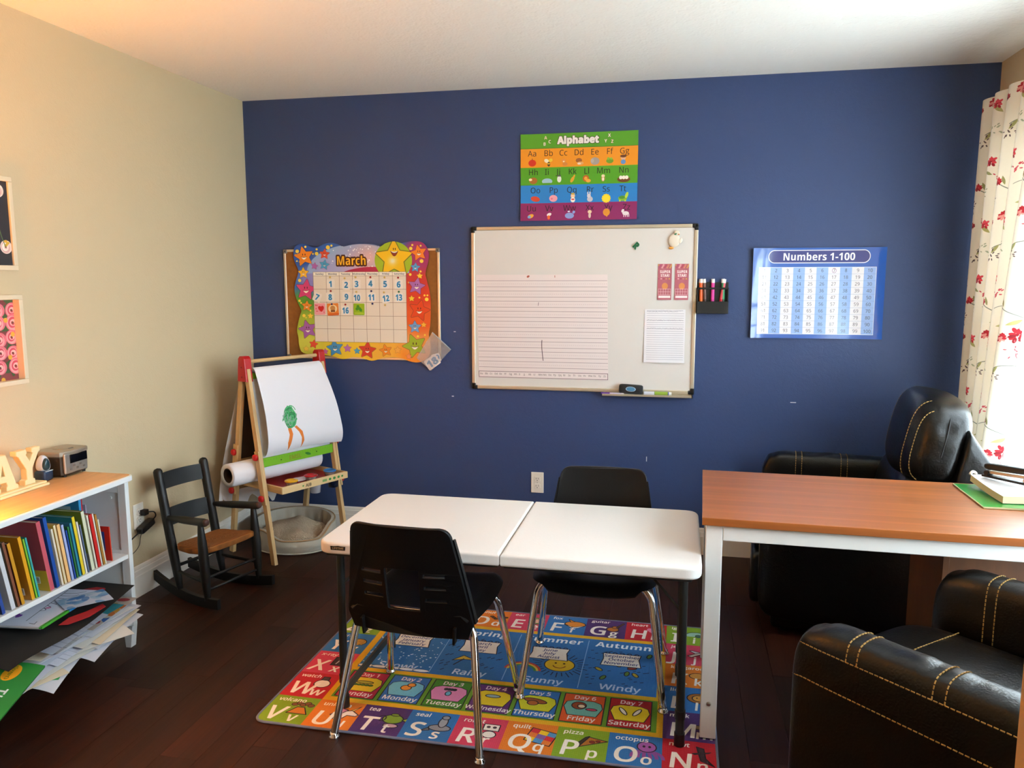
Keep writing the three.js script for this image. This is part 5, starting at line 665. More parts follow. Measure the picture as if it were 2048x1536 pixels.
// ------------------------------------------------------------------ pet bed
{
  const b = thing('pet_bed', 'grey fabric pet bed with beige piping under the easel', 'pet bed', [0.358, 0, 0.275], -0.3);
  const cloth = mat(0xb9b3a4, 0.9, { bumpMap: scaled(T.weave, 6, 6), bumpScale: 0.0006 }), A = 0.232, B = 0.196;
  const hgt = (a) => { const d = Math.abs(((a - 0.72 + Math.PI * 3) % (2 * Math.PI)) - Math.PI); const t = Math.min(1, Math.max(0, (d - 0.42) / 0.55)); return 0.080 + 0.070 * (t * t * (3 - 2 * t)) * (0.82 + 0.18 * Math.sin(-a)); };
  const ring = (k, y, a) => V(A * k * Math.cos(a), y, B * k * Math.sin(a)), NA = 96, outer = [], inner = [], rim = [];
  const surf = (f, nv) => { const pos = [], uv = [], idx = []; for (let j = 0; j <= nv; j++) for (let i = 0; i <= NA; i++) { const a = i / NA * 2 * Math.PI, p = f(a, j / nv); pos.push(p.x, p.y, p.z); uv.push(a * 0.28, j / nv * 0.2); } for (let j = 0; j < nv; j++) for (let i = 0; i < NA; i++) { const q = j * (NA + 1) + i; idx.push(q, q + 1, q + NA + 1, q + 1, q + NA + 2, q + NA + 1); } const g = new THREE.BufferGeometry(); g.setAttribute('position', new THREE.Float32BufferAttribute(pos, 3)); g.setAttribute('uv', new THREE.Float32BufferAttribute(uv, 2)); g.setIndex(idx); g.computeVertexNormals(); return clean(g); };
  cloth.side = THREE.DoubleSide;
  const wallG = surf((a, v) => { const h = hgt(a); const t = v < 0.45 ? v / 0.45 : v < 0.55 ? 1 : 1 - (v - 0.55) / 0.45; const k = v < 0.5 ? 1 + 0.03 * t : 0.915 + 0.03 * t, bulge = 0.012 * Math.sin(t * Math.PI) * (v < 0.5 ? 1 : -1) + (v > 0.5 ? 0.006 * Math.sin(a * 22) * t * (1 - t) * 4 : 0); return ring(k + bulge / 0.25, 0.004 + (h - 0.004) * t, a); }, 24);
  part('padded_wall', wallG, cloth, b); part('base', at(clean(new THREE.CylinderGeometry(1, 1, 0.02, 64)).scale(A * 0.98, 1, B * 0.98), 0, 0.012, 0), cloth, b);
  const rp = []; for (let i = 0; i < 120; i++) { const a = i / 120 * 2 * Math.PI; const p = ring(1.035, hgt(a) - 0.002, a); rp.push(p); }
  part('piping', clean(new THREE.TubeGeometry(new THREE.CatmullRomCurve3(rp, true), 240, 0.0045, 8, true)), mat(0xa98f6c, 0.85), b); part('piping', clean(new THREE.TubeGeometry(new THREE.CatmullRomCurve3(rp.map((p) => p.clone().multiply(V(1.005, 0, 1.005)).setY(0.008)), true), 160, 0.004, 6, true)), mat(0xb4b0a4, 0.85), b);
  const cu = solo('bed_cushion', soft(0.37, 0.12, 0.30, 2.4, 30, (v) => { v.y += 0.02 * Math.sin(v.x * 21 + 1) * Math.cos(v.z * 15) + 0.01 * Math.sin(v.x * 33) * Math.sin(v.z * 29 + 2); if (v.y < -0.042) v.y = -0.042; }), mat(0xd2bda2, 1, { bumpMap: scaled(T.fluff, 7, 7), bumpScale: 0.012 }), 'fluffy cream cushion lying inside the grey pet bed', 'cushion'); cu.position.set(0.358, 0.066, 0.275); cu.rotation.y = -0.3;
}
// ------------------------------------------------------------------ rug
{
  const X0 = 1.075, X1 = 2.570, Z0 = 0.95, Z1 = 1.968, w = X1 - X0, d = Z1 - Z0;
  const map = canvasTex(2046, 1392, (k, TW, TH) => {
    const cw = TW / 9, ch = TH / 6, C = { g: '#7a9a1c', o: '#d8751a', p: '#4a2a68', b: '#2a6cae', r: '#b81a2c', k: '#c83a58', y: '#d9a512' };
    k.fillStyle = '#5a8a1c'; k.fillRect(0, 0, TW, TH);
    const hand = (t, x, y, s, c = '#efe6dc', bold = 0) => { k.save(); k.translate(x, y); k.transform(1, 0, -0.08, 1, 0, 0); k.font = `${bold ? 'bold ' : ''}${s}px sans-serif`; k.fillStyle = c; k.fillText(t, 0, 0); if (!bold) { k.strokeStyle = c; k.lineWidth = s * 0.035; k.strokeText(t, 0, 0); } k.restore(); };
    const E = (x, y, a, b, c, r = 0, l = 5) => { k.fillStyle = c; k.beginPath(); k.ellipse(x, y, a, b, r, 0, 7); k.fill(); if (l) { k.strokeStyle = '#1c1420'; k.lineWidth = l; k.stroke(); } };
    const P = (pts, c, l = 5) => { k.fillStyle = c; k.beginPath(); pts.forEach(([x, y], i) => (i ? k.lineTo(x, y) : k.moveTo(x, y))); k.closePath(); k.fill(); if (l) { k.strokeStyle = '#1c1420'; k.lineWidth = l; k.lineJoin = 'round'; k.stroke(); } };
    const icon = {
      V: (x, y) => { P([[x - 50, y + 45], [x - 18, y - 10], [x + 18, y - 10], [x + 50, y + 45]], '#c87a2c'); for (let i = 0; i < 5; i++) E(x - 40 + i * 20, y - 30 - (i % 2) * 14, 16, 13, '#7a4a2c', 0, 3); }, U: (x, y) => { P([[x - 50, y + 50], [x - 10, y - 20], [x + 20, y - 30], [x + 60, y], [x + 50, y + 14], [x + 10, y + 12], [x - 10, y + 50]], '#eee0d8'); P([[x + 14, y - 30], [x + 50, y - 70], [x + 28, y - 26]], '#e8c86a', 3); P([[x - 70, y + 20], [x - 30, y - 40], [x, y - 30], [x - 40, y + 30]], '#c87a9a'); },
      T: (x, y) => { E(x, y, 48, 36, '#7a9a2c'); P([[x + 44, y], [x + 80, y - 30], [x + 70, y + 16]], '#a8b83a'); E(x, y - 36, 20, 10, '#7a9a2c'); E(x - 50, y, 16, 22, '#5a3a7000'); E(x + 6, y + 52, 34, 16, '#c8a0a8'); }, S: (x, y) => { E(x, y + 25, 50, 24, '#8a8c94'); E(x + 5, y - 20, 20, 40, '#9a9ca4'); E(x + 8, y - 60, 18, 16, '#8a8c94'); P([[x - 50, y + 30], [x - 80, y + 60], [x - 40, y + 50]], '#6a6c74'); },
      R: (x, y) => { P([[x - 36, y - 50], [x + 36, y - 50], [x + 36, y], [x - 36, y]], '#e6e0d6'); E(x - 14, y - 28, 8, 8, '#40303a', 0, 2); E(x + 14, y - 28, 8, 8, '#40303a', 0, 2); E(x, y + 30, 30, 26, '#e6e0d6'); }, Q: (x, y) => { k.save(); k.translate(x, y); k.rotate(0.25); for (let i = 0; i < 9; i++) { k.fillStyle = ['#c82a34', '#e8c020', '#4a8ac0', '#d8742a', '#7a5a9a'][i % 5]; k.fillRect(-60 + (i % 3) * 40, -50 + Math.floor(i / 3) * 34, 40, 34); } k.strokeStyle = '#1c1420'; k.lineWidth = 5; k.strokeRect(-60, -50, 120, 102); k.restore(); },
      P: (x, y) => { P([[x - 60, y + 40], [x - 20, y - 40], [x + 60, y - 20]], '#a8641c'); E(x - 5, y - 5, 12, 10, '#7a2014', 0, 2); E(x + 20, y - 14, 10, 8, '#7a2014', 0, 2); P([[x - 62, y + 44], [x - 20, y - 46], [x - 36, y - 36], [x - 76, y + 30]], '#3a2a14'); }, O: (x, y) => { for (let i = 0; i < 6; i++) { k.strokeStyle = '#8a4a94'; k.lineWidth = 16; k.beginPath(); k.moveTo(x, y + 10); k.quadraticCurveTo(x - 70 + i * 28, y + 20, x - 60 + i * 26, y + 66); k.stroke(); } E(x, y - 16, 40, 38, '#a45aa8'); E(x - 12, y - 18, 6, 8, '#201420', 0, 0); E(x + 12, y - 18, 6, 8, '#201420', 0, 0); },
      N: (x, y) => { P([[x - 20, y - 60], [x + 10, y - 50], [x + 16, y + 20], [x + 50, y + 70], [x - 4, y + 40]], '#3a2a34'); P([[x - 40, y - 10], [x + 40, y - 30], [x + 30, y - 20], [x - 30, y]], '#3a2a34', 2); }, M: (x, y) => { E(x, y + 20, 50, 16, '#8a6a4a'); E(x + 44, y, 20, 16, '#8a6a4a'); }, L: (x, y) => { E(x, y, 56, 44, '#a8641c'); E(x, y, 32, 28, '#d89a3a'); E(x - 10, y - 4, 4, 5, '#201010', 0, 0); E(x + 10, y - 4, 4, 5, '#201010', 0, 0); }, K: (x, y) => { E(x, y + 14, 44, 30, '#c88a3a'); E(x + 44, y - 16, 18, 14, '#c88a3a'); E(x + 50, y - 40, 7, 18, '#c88a3a', 0.3, 3); },
      J: (x, y) => { P([[x - 50, y + 30], [x + 40, y - 40], [x + 60, y - 46], [x + 50, y - 20], [x - 30, y + 44]], '#e6e2e0'); P([[x - 10, y], [x - 40, y - 30], [x - 24, y - 34], [x + 20, y - 16]], '#c8c4c4'); }, I: (x, y) => { E(x, y + 10, 58, 40, '#8ab0a0'); k.fillStyle = '#7a9a1c'; k.fillRect(x - 70, y + 26, 140, 40); E(x + 10, y + 16, 16, 18, '#3a5a4a', 0, 3); }, H: (x, y) => { k.fillStyle = '#d87a9a'; k.beginPath(); k.moveTo(x, y + 36); k.bezierCurveTo(x - 80, y - 10, x - 40, y - 60, x, y - 20); k.bezierCurveTo(x + 40, y - 60, x + 80, y - 10, x, y + 36); k.fill(); },
      G: (x, y) => { E(x - 10, y + 24, 34, 26, '#b06a24'); E(x + 4, y - 6, 20, 16, '#b06a24'); P([[x + 6, y - 6], [x + 44, y - 70], [x + 54, y - 64], [x + 18, y]], '#5a3414', 3); }, F: (x, y) => { E(x, y, 60, 36, '#d8872a'); P([[x - 56, y + 6], [x - 10, y + 42], [x + 60, y + 8], [x + 20, y + 44], [x - 20, y + 46]], '#f0e6d8', 3); P([[x - 30, y - 26], [x - 44, y - 64], [x - 4, y - 34]], '#d8872a'); }, E: (x, y) => { E(x, y, 40, 44, '#7aa04a'); E(x + 4, y, 22, 28, '#e6b49a', 0, 3); }, D: (x, y) => { for (let i = 0; i < 7; i++) E(x - 40 + i * 14, y - 10 + (i % 3) * 14, 12, 10, '#5a3a1c', 0, 3); },
      W: (x, y) => { E(x, y, 40, 36, '#e8dcd0'); P([[x - 20, y - 34], [x + 20, y - 34], [x + 16, y - 66], [x - 16, y - 66]], '#4a3a3a'); }, X: (x, y) => { P([[x - 44, y - 44], [x + 44, y - 44], [x + 44, y + 44], [x - 44, y + 44]], '#3a2c34'); k.strokeStyle = '#b8aeb0'; k.lineWidth = 7; k.beginPath(); k.moveTo(x - 20, y + 30); k.lineTo(x - 10, y - 30); k.moveTo(x + 12, y + 30); k.lineTo(x + 6, y - 30); k.stroke(); }, Y: (x, y) => { E(x, y, 42, 38, '#c8942c'); k.strokeStyle = '#6a4a14'; k.lineWidth = 5; for (let i = -2; i < 3; i++) { k.beginPath(); k.moveTo(x - 34, y + i * 14 + 8); k.quadraticCurveTo(x, y + i * 14 - 14, x + 34, y + i * 14 + 8); k.stroke(); } }, Z: (x, y) => { E(x, y, 44, 30, '#e6e2e0'); for (let i = -2; i < 3; i++) { k.fillStyle = '#28242a'; k.fillRect(x + i * 16, y - 26, 7, 52); } },
      A: (x, y) => E(x, y, 40, 40, '#c82a2a'), B: (x, y) => E(x, y, 40, 40, '#d8b02a'), C: (x, y) => E(x, y, 46, 34, '#c88a3a'),
    };
    const cell = (i, j, L, word, c) => { const x = i * cw, y = j * ch; k.fillStyle = C[c]; k.fillRect(x, y, cw + 1, ch + 1); icon[L](x + cw * 0.72, y + ch * 0.42); hand(word, x + 26, y + 46, 40); hand(L, x + 20, y + ch - 30, 148); hand(L.toLowerCase(), x + 136, y + ch - 26, 92); };
    [['A', 'apple', 'p'], ['B', 'ball', 'r'], ['C', 'cat', 'b'], ['D', 'donut', 'o'], ['E', 'ear', 'k'], ['F', 'fox', 'b'], ['G', 'guitar', 'p'], ['H', 'heart', 'r'], ['I', 'igloo', 'g']].forEach(([l, t, c], i) => cell(i, 0, l, t, c));
    [['J', 'jet', 'k'], ['K', 'kangaroo', 'o'], ['L', 'lion', 'b'], ['M', 'mink', 'p'], ['N', 'newt', 'r']].forEach(([l, t, c], i) => cell(8, i + 1, l, t, c));
    [['V', 'volcano', 'g'], ['U', 'unicorn', 'o'], ['T', 'tea', 'p'], ['S', 'seal', 'b'], ['R', 'robot', 'k'], ['Q', 'quilt', 'o'], ['P', 'pizza', 'g'], ['O', 'octopus', 'b']].forEach(([l, t, c], i) => cell(i, 5, l, t, c));
    [['Z', 'zebra', 'g'], ['Y', 'yarn', 'b'], ['X', 'x-ray', 'k'], ['W', 'watch', 'r']].forEach(([l, t, c], i) => cell(0, i + 1, l, t, c));
    // yellow frame, seasons, days
    const X = cw, Y = ch, XW = cw * 7, YH = ch * 4; k.fillStyle = C.y; k.fillRect(X, Y, XW, YH);
    const sx = X + 36, sw = XW - 72, sy = Y + 34, sh = YH * 0.60; k.fillStyle = C.b; k.fillRect(sx, sy, sw, sh);
    ['Winter', 'Spring', 'Summer', 'Autumn'].forEach((s, i) => {
      const x = sx + i * sw / 4, m = x + sw / 8; k.textAlign = 'center'; hand(s, m, sy + 82, 78, '#e6ecf4', 1); hand(['Snowy', 'Rainy', 'Sunny', 'Windy'][i], m + 10, sy + sh - 26, 72, '#b8cce6'); if (i) { k.strokeStyle = '#8ab0dc'; k.lineWidth = 4; k.beginPath(); k.moveTo(x, sy + 20); k.lineTo(x, sy + sh - 14); k.stroke(); }
      for (let q = 0; q < (i === 0 ? 110 : 0); q++) { k.fillStyle = '#c8d8ec'; k.beginPath(); k.arc(x + sw / 4 * hash(q, 1, 2), sy + 110 + (sh - 160) * hash(q, 2, 2), 2 + 4 * hash(q, 3, 2), 0, 7); k.fill(); }
      for (let q = 0; q < (i === 1 || i === 3 ? 36 : 0); q++) { const a = x + 30 + (sw / 4 - 60) * hash(q, 4, 2), b = sy + 120 + (sh - 190) * hash(q, 5, 2); k.strokeStyle = '#14284a'; k.lineWidth = 6; k.beginPath(); k.moveTo(a, b); k.lineTo(a - 16, b + (i === 1 ? 18 : 6)); k.stroke(); }
      if (i === 0) for (let q = 0; q < 5; q++) E(x + 40 + q * 74, sy + sh - 22, 44, 14, '#e0e4ea', 0, 3);
      if (i === 1) { P([[m - 110, sy + 390], [m - 60, sy + 330], [m + 10, sy + 370], [m - 50, sy + 372]], '#c8aa3a'); k.strokeStyle = '#241a20'; k.lineWidth = 7; k.beginPath(); k.moveTo(m - 52, sy + 365); k.lineTo(m - 90, sy + 440); k.stroke(); }
      if (i === 2) { for (let q = 0; q < 28; q++) { const a = q * 0.2244; k.strokeStyle = '#14284a'; k.lineWidth = 6; k.beginPath(); k.moveTo(m + 70 + Math.cos(a) * 95, sy + 330 + Math.sin(a) * 82); k.lineTo(m + 70 + Math.cos(a) * (130 + 20 * (q % 2)), sy + 330 + Math.sin(a) * (118 + 14 * (q % 2))); k.stroke(); } E(m + 70, sy + 330, 78, 68, '#e0b81c'); E(m + 48, sy + 314, 6, 7, '#3a1c10', 0, 0); E(m + 92, sy + 314, 6, 7, '#3a1c10', 0, 0); k.strokeStyle = '#7a3014'; k.lineWidth = 6; k.beginPath(); k.arc(m + 70, sy + 330, 34, 0.3, 2.8); k.stroke(); ['#b83a2c', '#d8b02a', '#3f8a3a'].forEach((c, q) => { k.strokeStyle = c; k.lineWidth = 12; k.beginPath(); k.arc(m - 110, sy + 430, 92 - q * 13, Math.PI * 1.05, Math.PI * 1.95); k.stroke(); }); }
      if (i === 3) for (let q = 0; q < 9; q++) E(x + 40 + (sw / 4 - 80) * hash(q, 7, 2), sy + 130 + (sh - 230) * hash(q, 8, 2), 24, 12, ['#8a2c1c', '#b89a2a', '#5a7a2a'][q % 3], q);
      P([[m - 100, sy + 150], [m + 100, sy + 150], [m + 90, sy + 200], [m + 104, sy + 282], [m - 104, sy + 282], [m - 94, sy + 210]], '#e8e0d4'); for (let q = 0; q < 5; q++) { k.strokeStyle = '#1c1830'; k.lineWidth = 6; k.beginPath(); k.arc(m - 76 + q * 38, sy + 146, 10, 2.6, 7); k.stroke(); }
      [['December', 'January', 'February'], ['March', 'April', 'May'], ['June', 'July', 'August'], ['September', 'October', 'November']][i].forEach((t, q) => hand(t, m, sy + 190 + q * 38, 38, '#3a3c70')); k.textAlign = 'left';
    });
    const dy = sy + sh + 34, dh = Y + YH - 34 - dy; k.fillStyle = '#5c8a1c'; k.fillRect(sx - 8, dy, sw + 16, dh);
    ['Sunday', 'Monday', 'Tuesday', 'Wednesday', 'Thursday', 'Friday', 'Saturday'].forEach((t, i) => {
      const x = sx + 6 + i * sw / 7, bw = sw / 7 - 24, col = ['#b01c38', '#2a64ac', '#3c7a1c', '#5a2a6c', '#2a68ac', '#d05018', '#a8141c'][i], bg = ['#d8b81c', '#6ab0c8', '#d884b0', '#d8c01c', '#c8c41c', '#6aa89c', '#e0c41c'][i];
      P([[x, dy + 12], [x + bw, dy + 12], [x + bw, dy + dh - 12], [x, dy + dh - 12]], col); P([[x + 16, dy + 84], [x + 50, dy + 66], [x + bw - 50, dy + 66], [x + bw - 16, dy + 84], [x + bw - 6, dy + 124], [x + bw - 30, dy + dh - 72], [x + 30, dy + dh - 72], [x + 6, dy + 124]], bg, 4);
      const m = x + bw / 2, n = dy + 112; if (i === 1) { E(m, n + 10, 26, 24, '#d88a2c'); E(m + 20, n - 20, 20, 18, '#d88a2c'); } else if (i === 2) { E(m, n + 20, 14, 20, '#6ab0c8'); for (let q = 0; q < 4; q++) E(m - 20 + q * 14, n - 18, 11, 11, '#2c2430', 0, 2); } else if (i === 4) { E(m - 10, n, 56, 20, '#8a4a1c', 0.2); E(m - 20, n + 20, 26, 20, '#a85a20'); } else if (i === 5) { E(m - 20, n, 34, 32, '#8a3a14'); E(m - 8, n + 4, 18, 16, '#e0c8a4'); E(m + 40, n + 26, 26, 10, '#c83a5a'); } else if (i === 6) { for (const q of [-1, 1]) E(m + q * 32, n + 8, 11, 34, '#eee6e0', q * 0.5); } else if (i === 0) { E(m, n, 44, 12, '#a8a030'); for (let q = 0; q < 5; q++) E(m - 40 + q * 20, n + 26, 12, 9, '#3f6a1c', 0, 2); } else E(m, n, 36, 14, '#8aa8b8');
      k.textAlign = 'center'; hand('Day ' + (i + 1), m, dy + 54, 42, '#e0c8cc'); hand(t, m, dy + dh - 30, t.length > 8 ? 42 : 47, '#e6dcd8'); k.textAlign = 'left';
    });
    for (let i = 0; i < 9000; i++) { k.fillStyle = i % 2 ? 'rgba(255,255,255,.06)' : 'rgba(0,0,0,.08)'; k.fillRect(TW * hash(i, 1, 99), TH * hash(i, 2, 99), 4, 3); }
  });
  const r = thing('alphabet_rug', 'colourful alphabet, seasons and weekdays rug under the folding table', 'rug', [(X0 + X1) / 2, 0, (Z0 + Z1) / 2]);
  const shp = rrect(-w / 2, -d / 2, w / 2, d / 2, 0.035), top = at(extrude(shp, 0.006).rotateX(-Math.PI / 2), 0, 0.0005, 0), p = top.attributes.position, q = top.attributes.uv; for (let i = 0; i < p.count; i++) q.setXY(i, (p.getX(i) + w / 2) / w, 0.5 - p.getZ(i) / d);
  part('pile', top, mat(0xffffff, 0.95, { map, bumpMap: scaled(T.weave, 5, 4), bumpScale: 0.0008 }), r); const e = shp.getSpacedPoints(240).slice(0, -1).map((v) => V(v.x, 0.0045, -v.y)); part('binding', clean(new THREE.TubeGeometry(new THREE.CatmullRomCurve3(e, true), 480, 0.0045, 8, true)), mat(0x6a7088, 0.9), r, 'grey blue stitched edging');
}
// ------------------------------------------------------------------ folding table
{
  const x0 = 1.287, x1 = 2.508, z0 = 1.288, z1 = 1.898, xm = (x0 + x1) / 2, zm = (z0 + z1) / 2, t = thing('folding_table', 'white plastic folding table with grey steel legs on the rug', 'table', [xm, 0, zm]);
  const hw = (x1 - x0) / 2, hd = (z1 - z0) / 2, plastic = mat(0xeae8e5, 0.32, { bumpMap: scaled(T.paint, 4), bumpScale: 0.0002 }), steel = mat(0x2d2e2d, 0.4, { metalness: 0.4 });
  for (const s of [-1, 1]) {
    const sh = new THREE.Shape(), e = s * hw, c = s * 0.0016, r = 0.055; sh.moveTo(c, -hd); sh.lineTo(e - s * r, -hd); sh.quadraticCurveTo(e, -hd, e, -hd + r); sh.lineTo(e, hd - r); sh.quadraticCurveTo(e, hd, e - s * r, hd); sh.lineTo(c, hd); sh.closePath();
    const g = clean(new THREE.ExtrudeGeometry(sh, { depth: 0.022, bevelEnabled: true, bevelSize: 0.009, bevelThickness: 0.009, bevelOffset: -0.009, bevelSegments: 4, curveSegments: 14 })).rotateX(-Math.PI / 2); const h = part('top_half', at(g, 0, 0.579, 0), plastic, t);
    for (const z of [hd - 0.03, -hd + 0.012]) part('under_rim', bx(s > 0 ? 0.01 : -hw + 0.03, s > 0 ? hw - 0.03 : -0.01, 0.562, 0.572, z, z + 0.018, 0.002), steel, t); void h;
    const lx = s * (hw - 0.052);
    for (const z of [-0.215, 0.235]) { part('leg', rod(V(lx, 0.02, z), V(lx, 0.568, z), 0.0135), steel, t); const f = part('foot_cap', rod(V(lx, 0.0085, z), V(lx, 0.05, z), 0.0165, 0.0165), M.black, t); part('collar', rod(V(lx, 0.098, z), V(lx, 0.125, z), 0.0165), M.black, f); part('brace', bar(V(lx, 0.44, z), V(lx - s * 0.135, 0.568, z * 0.7), 0.008, 0.016), steel, t); }
    part('crossbar', bar(V(lx, 0.062, -0.215), V(lx, 0.062, 0.235), 0.012, 0.026), mat(0x3b3a36, 0.45, { metalness: 0.3 }), t); part('crossbar', rod(V(lx, 0.555, -0.215), V(lx, 0.555, 0.235), 0.0125), steel, t);
  }
  const bt = canvasTex(256, 72, (k) => { k.fillStyle = '#1a120c'; k.fillRect(0, 0, 256, 72); k.fillStyle = '#c8b08c'; k.font = 'bold 44px sans-serif'; k.textAlign = 'center'; k.fillText('LIFETIME', 128, 52); }), bs = poly([[-0.026, 0.007], [-0.012, 0.007], [0, 0.0085], [0.012, 0.007], [0.026, 0.007], [0.0245, -0.006], [-0.0245, -0.006]]);
  part('badge', at(setUV(extrude(bs, 0.0012), -0.026, 0.026, -0.007, 0.0085), -hw + 0.076, 0.592, hd - 0.0002), mat(0xffffff, 0.4, { map: bt }), t, 'small dark maker badge');
}
// ------------------------------------------------------------------ school chairs
{
  const plastic = mat(0x070708, 0.45, { specularIntensity: 0.55, bumpMap: scaled(T.leather, 4), bumpScale: 0.0004 });
  const c = thing('school_chair', 'black plastic school chair seen from behind, tucked at the white table', 'chair', [1.636, 0, 1.80], Math.PI - 4.2 * Math.PI / 180, 'black school chairs at the folding table');
  // back shell: outline with hand hole and slots, bent and raked
  const s = new THREE.Shape(), pt = [[-0.205, 0.0], [-0.19, 0.12], [-0.170, 0.27], [-0.160, 0.325]]; s.moveTo(-0.19, -0.03); s.lineTo(-0.208, 0.02); for (let i = 0; i <= 10; i++) s.lineTo(-0.208 + 0.045 * i / 10, 0.02 + 0.29 * i / 10); s.quadraticCurveTo(-0.160, 0.345, -0.130, 0.348); for (let i = 0; i <= 12; i++) s.lineTo(-0.130 + 0.26 * i / 12, 0.348); s.quadraticCurveTo(0.160, 0.345, 0.163, 0.31); for (let i = 0; i <= 10; i++) s.lineTo(0.163 + 0.045 * i / 10, 0.31 - 0.29 * i / 10); s.lineTo(0.19, -0.03); for (let i = 1; i < 12; i++) s.lineTo(0.19 - 0.38 * i / 12, -0.03); s.closePath(); void pt;
  const hole = (x0, x1, y0, y1, r, n = 6) => { const h = new THREE.Path(); h.moveTo(x0 + r, y0); for (let i = 1; i <= n; i++) h.lineTo(x0 + r + (x1 - x0 - 2 * r) * i / n, y0); h.quadraticCurveTo(x1, y0, x1, y0 + r); h.lineTo(x1, y1 - r); h.quadraticCurveTo(x1, y1, x1 - r, y1); for (let i = 1; i <= n; i++) h.lineTo(x1 - r - (x1 - x0 - 2 * r) * i / n, y1); h.quadraticCurveTo(x0, y1, x0, y1 - r); h.closePath(); s.holes.push(h); };
  hole(-0.058, 0.058, 0.058, 0.205, 0.008);
  for (const k of [-1, 1]) for (const y of [0.095, 0.138, 0.180]) hole(k > 0 ? 0.068 : -0.138, k > 0 ? 0.138 : -0.068, y, y + 0.014, 0.002, 3);
  const g = extrude(s, 0.010, 0.002, 6, 1), p = g.attributes.position;
  for (let i = 0; i < p.count; i++) { const x = p.getX(i), y = p.getY(i), z = p.getZ(i); p.setXYZ(i, x, 0.388 + y * 0.97, -0.165 - 0.16 * y - 0.10 * y * y + 1.1 * x * x * (0.5 + y) - z); }
  g.computeVertexNormals(); part('backrest', grain(clean(toCreasedNormals(g, 0.6)), 'x'), plastic, c);
  for (const k of [-1, 1]) part('side_flange', sheet(3, 10, (u, v) => { const y = 0.02 + 0.29 * v, x = k * (0.208 - 0.045 * v), z = -0.165 - 0.16 * y - 0.10 * y * y + 1.1 * x * x * (0.5 + y); return V(x + k * 0.004, 0.388 + y * 0.97, z - 0.002 + 0.022 * u * (1 - v * 0.4)); }, 0.006), plastic, c);
  // seat pan: dished, rolled front edge, joined to the back by a curved web
  part('seat', sheet(18, 26, (u, v) => { const x = (u - 0.5) * 2, f = v, ww = 0.185 + 0.030 * Math.sin(Math.PI * Math.min(1, f * 0.8 + 0.1)) - 0.05 * Math.max(0, (f - 0.78) / 0.22) ** 2; const z = -0.165 + 0.405 * f; let y = 0.412 + 0.012 * Math.abs(x) ** 3 - 0.010 * Math.cos(x * 1.2) * Math.sin(Math.PI * f) + 0.02 * f; const rollF = f > 0.84 ? 0.036 * ((f - 0.84) / 0.16) ** 2 : 0, rollX = Math.abs(x) > 0.86 ? 0.022 * ((Math.abs(x) - 0.86) / 0.14) ** 2 : 0; y -= Math.max(rollF, rollX); y += f < 0.1 ? 0.02 * ((0.1 - f) / 0.1) ** 2 : 0; return V(x * ww, y, z); }, 0.009), plastic, c);
  for (const k of [-1, 1]) { part('frame_socket', at(soft(0.05, 0.055, 0.045, 4, 8), k * 0.135, 0.398, -0.115), plastic, c); part('frame_socket', at(soft(0.05, 0.04, 0.05, 4, 8), k * 0.12, 0.405, 0.125), plastic, c); part('tab', bar(V(k * 0.155, 0.40, -0.165), V(k * 0.15, 0.345, -0.16), 0.026, 0.008), plastic, c); part('bracket', bx(k * 0.07 - 0.012, k * 0.07 + 0.012, 0.352, 0.39, -0.15, -0.146, 0.001), M.steel, c); }
  for (const [z0, z1] of [[-0.215, -0.105], [0.215, 0.125]]) {
    part('leg_frame', pipe(fillet([V(-0.245, 0.012, z0), V(-0.192, 0.405, z1), V(0.192, 0.405, z1), V(0.245, 0.012, z0)], 0.07, 10), 0.0125, 110, 14), M.chrome, c);
    for (const k of [-1, 1]) part('glide', at(lathe([[0, 0], [0.017, 0], [0.019, 0.003], [0.017, 0.008], [0.013, 0.014], [0.0125, 0.02], [0, 0.02]], 20), k * 0.2455, 0, z0), M.chrome, c);
  }
  c.rotation.order = 'YXZ'; c.rotation.set(-0.0158, Math.PI - 4.2 * Math.PI / 180, 0); c.position.y = 0.0036;
  const c2 = dup(c, [2.155, 0.0068, 1.432], 0.01, 'black plastic school chair facing the camera on the far side of the white table'); void c2;
}
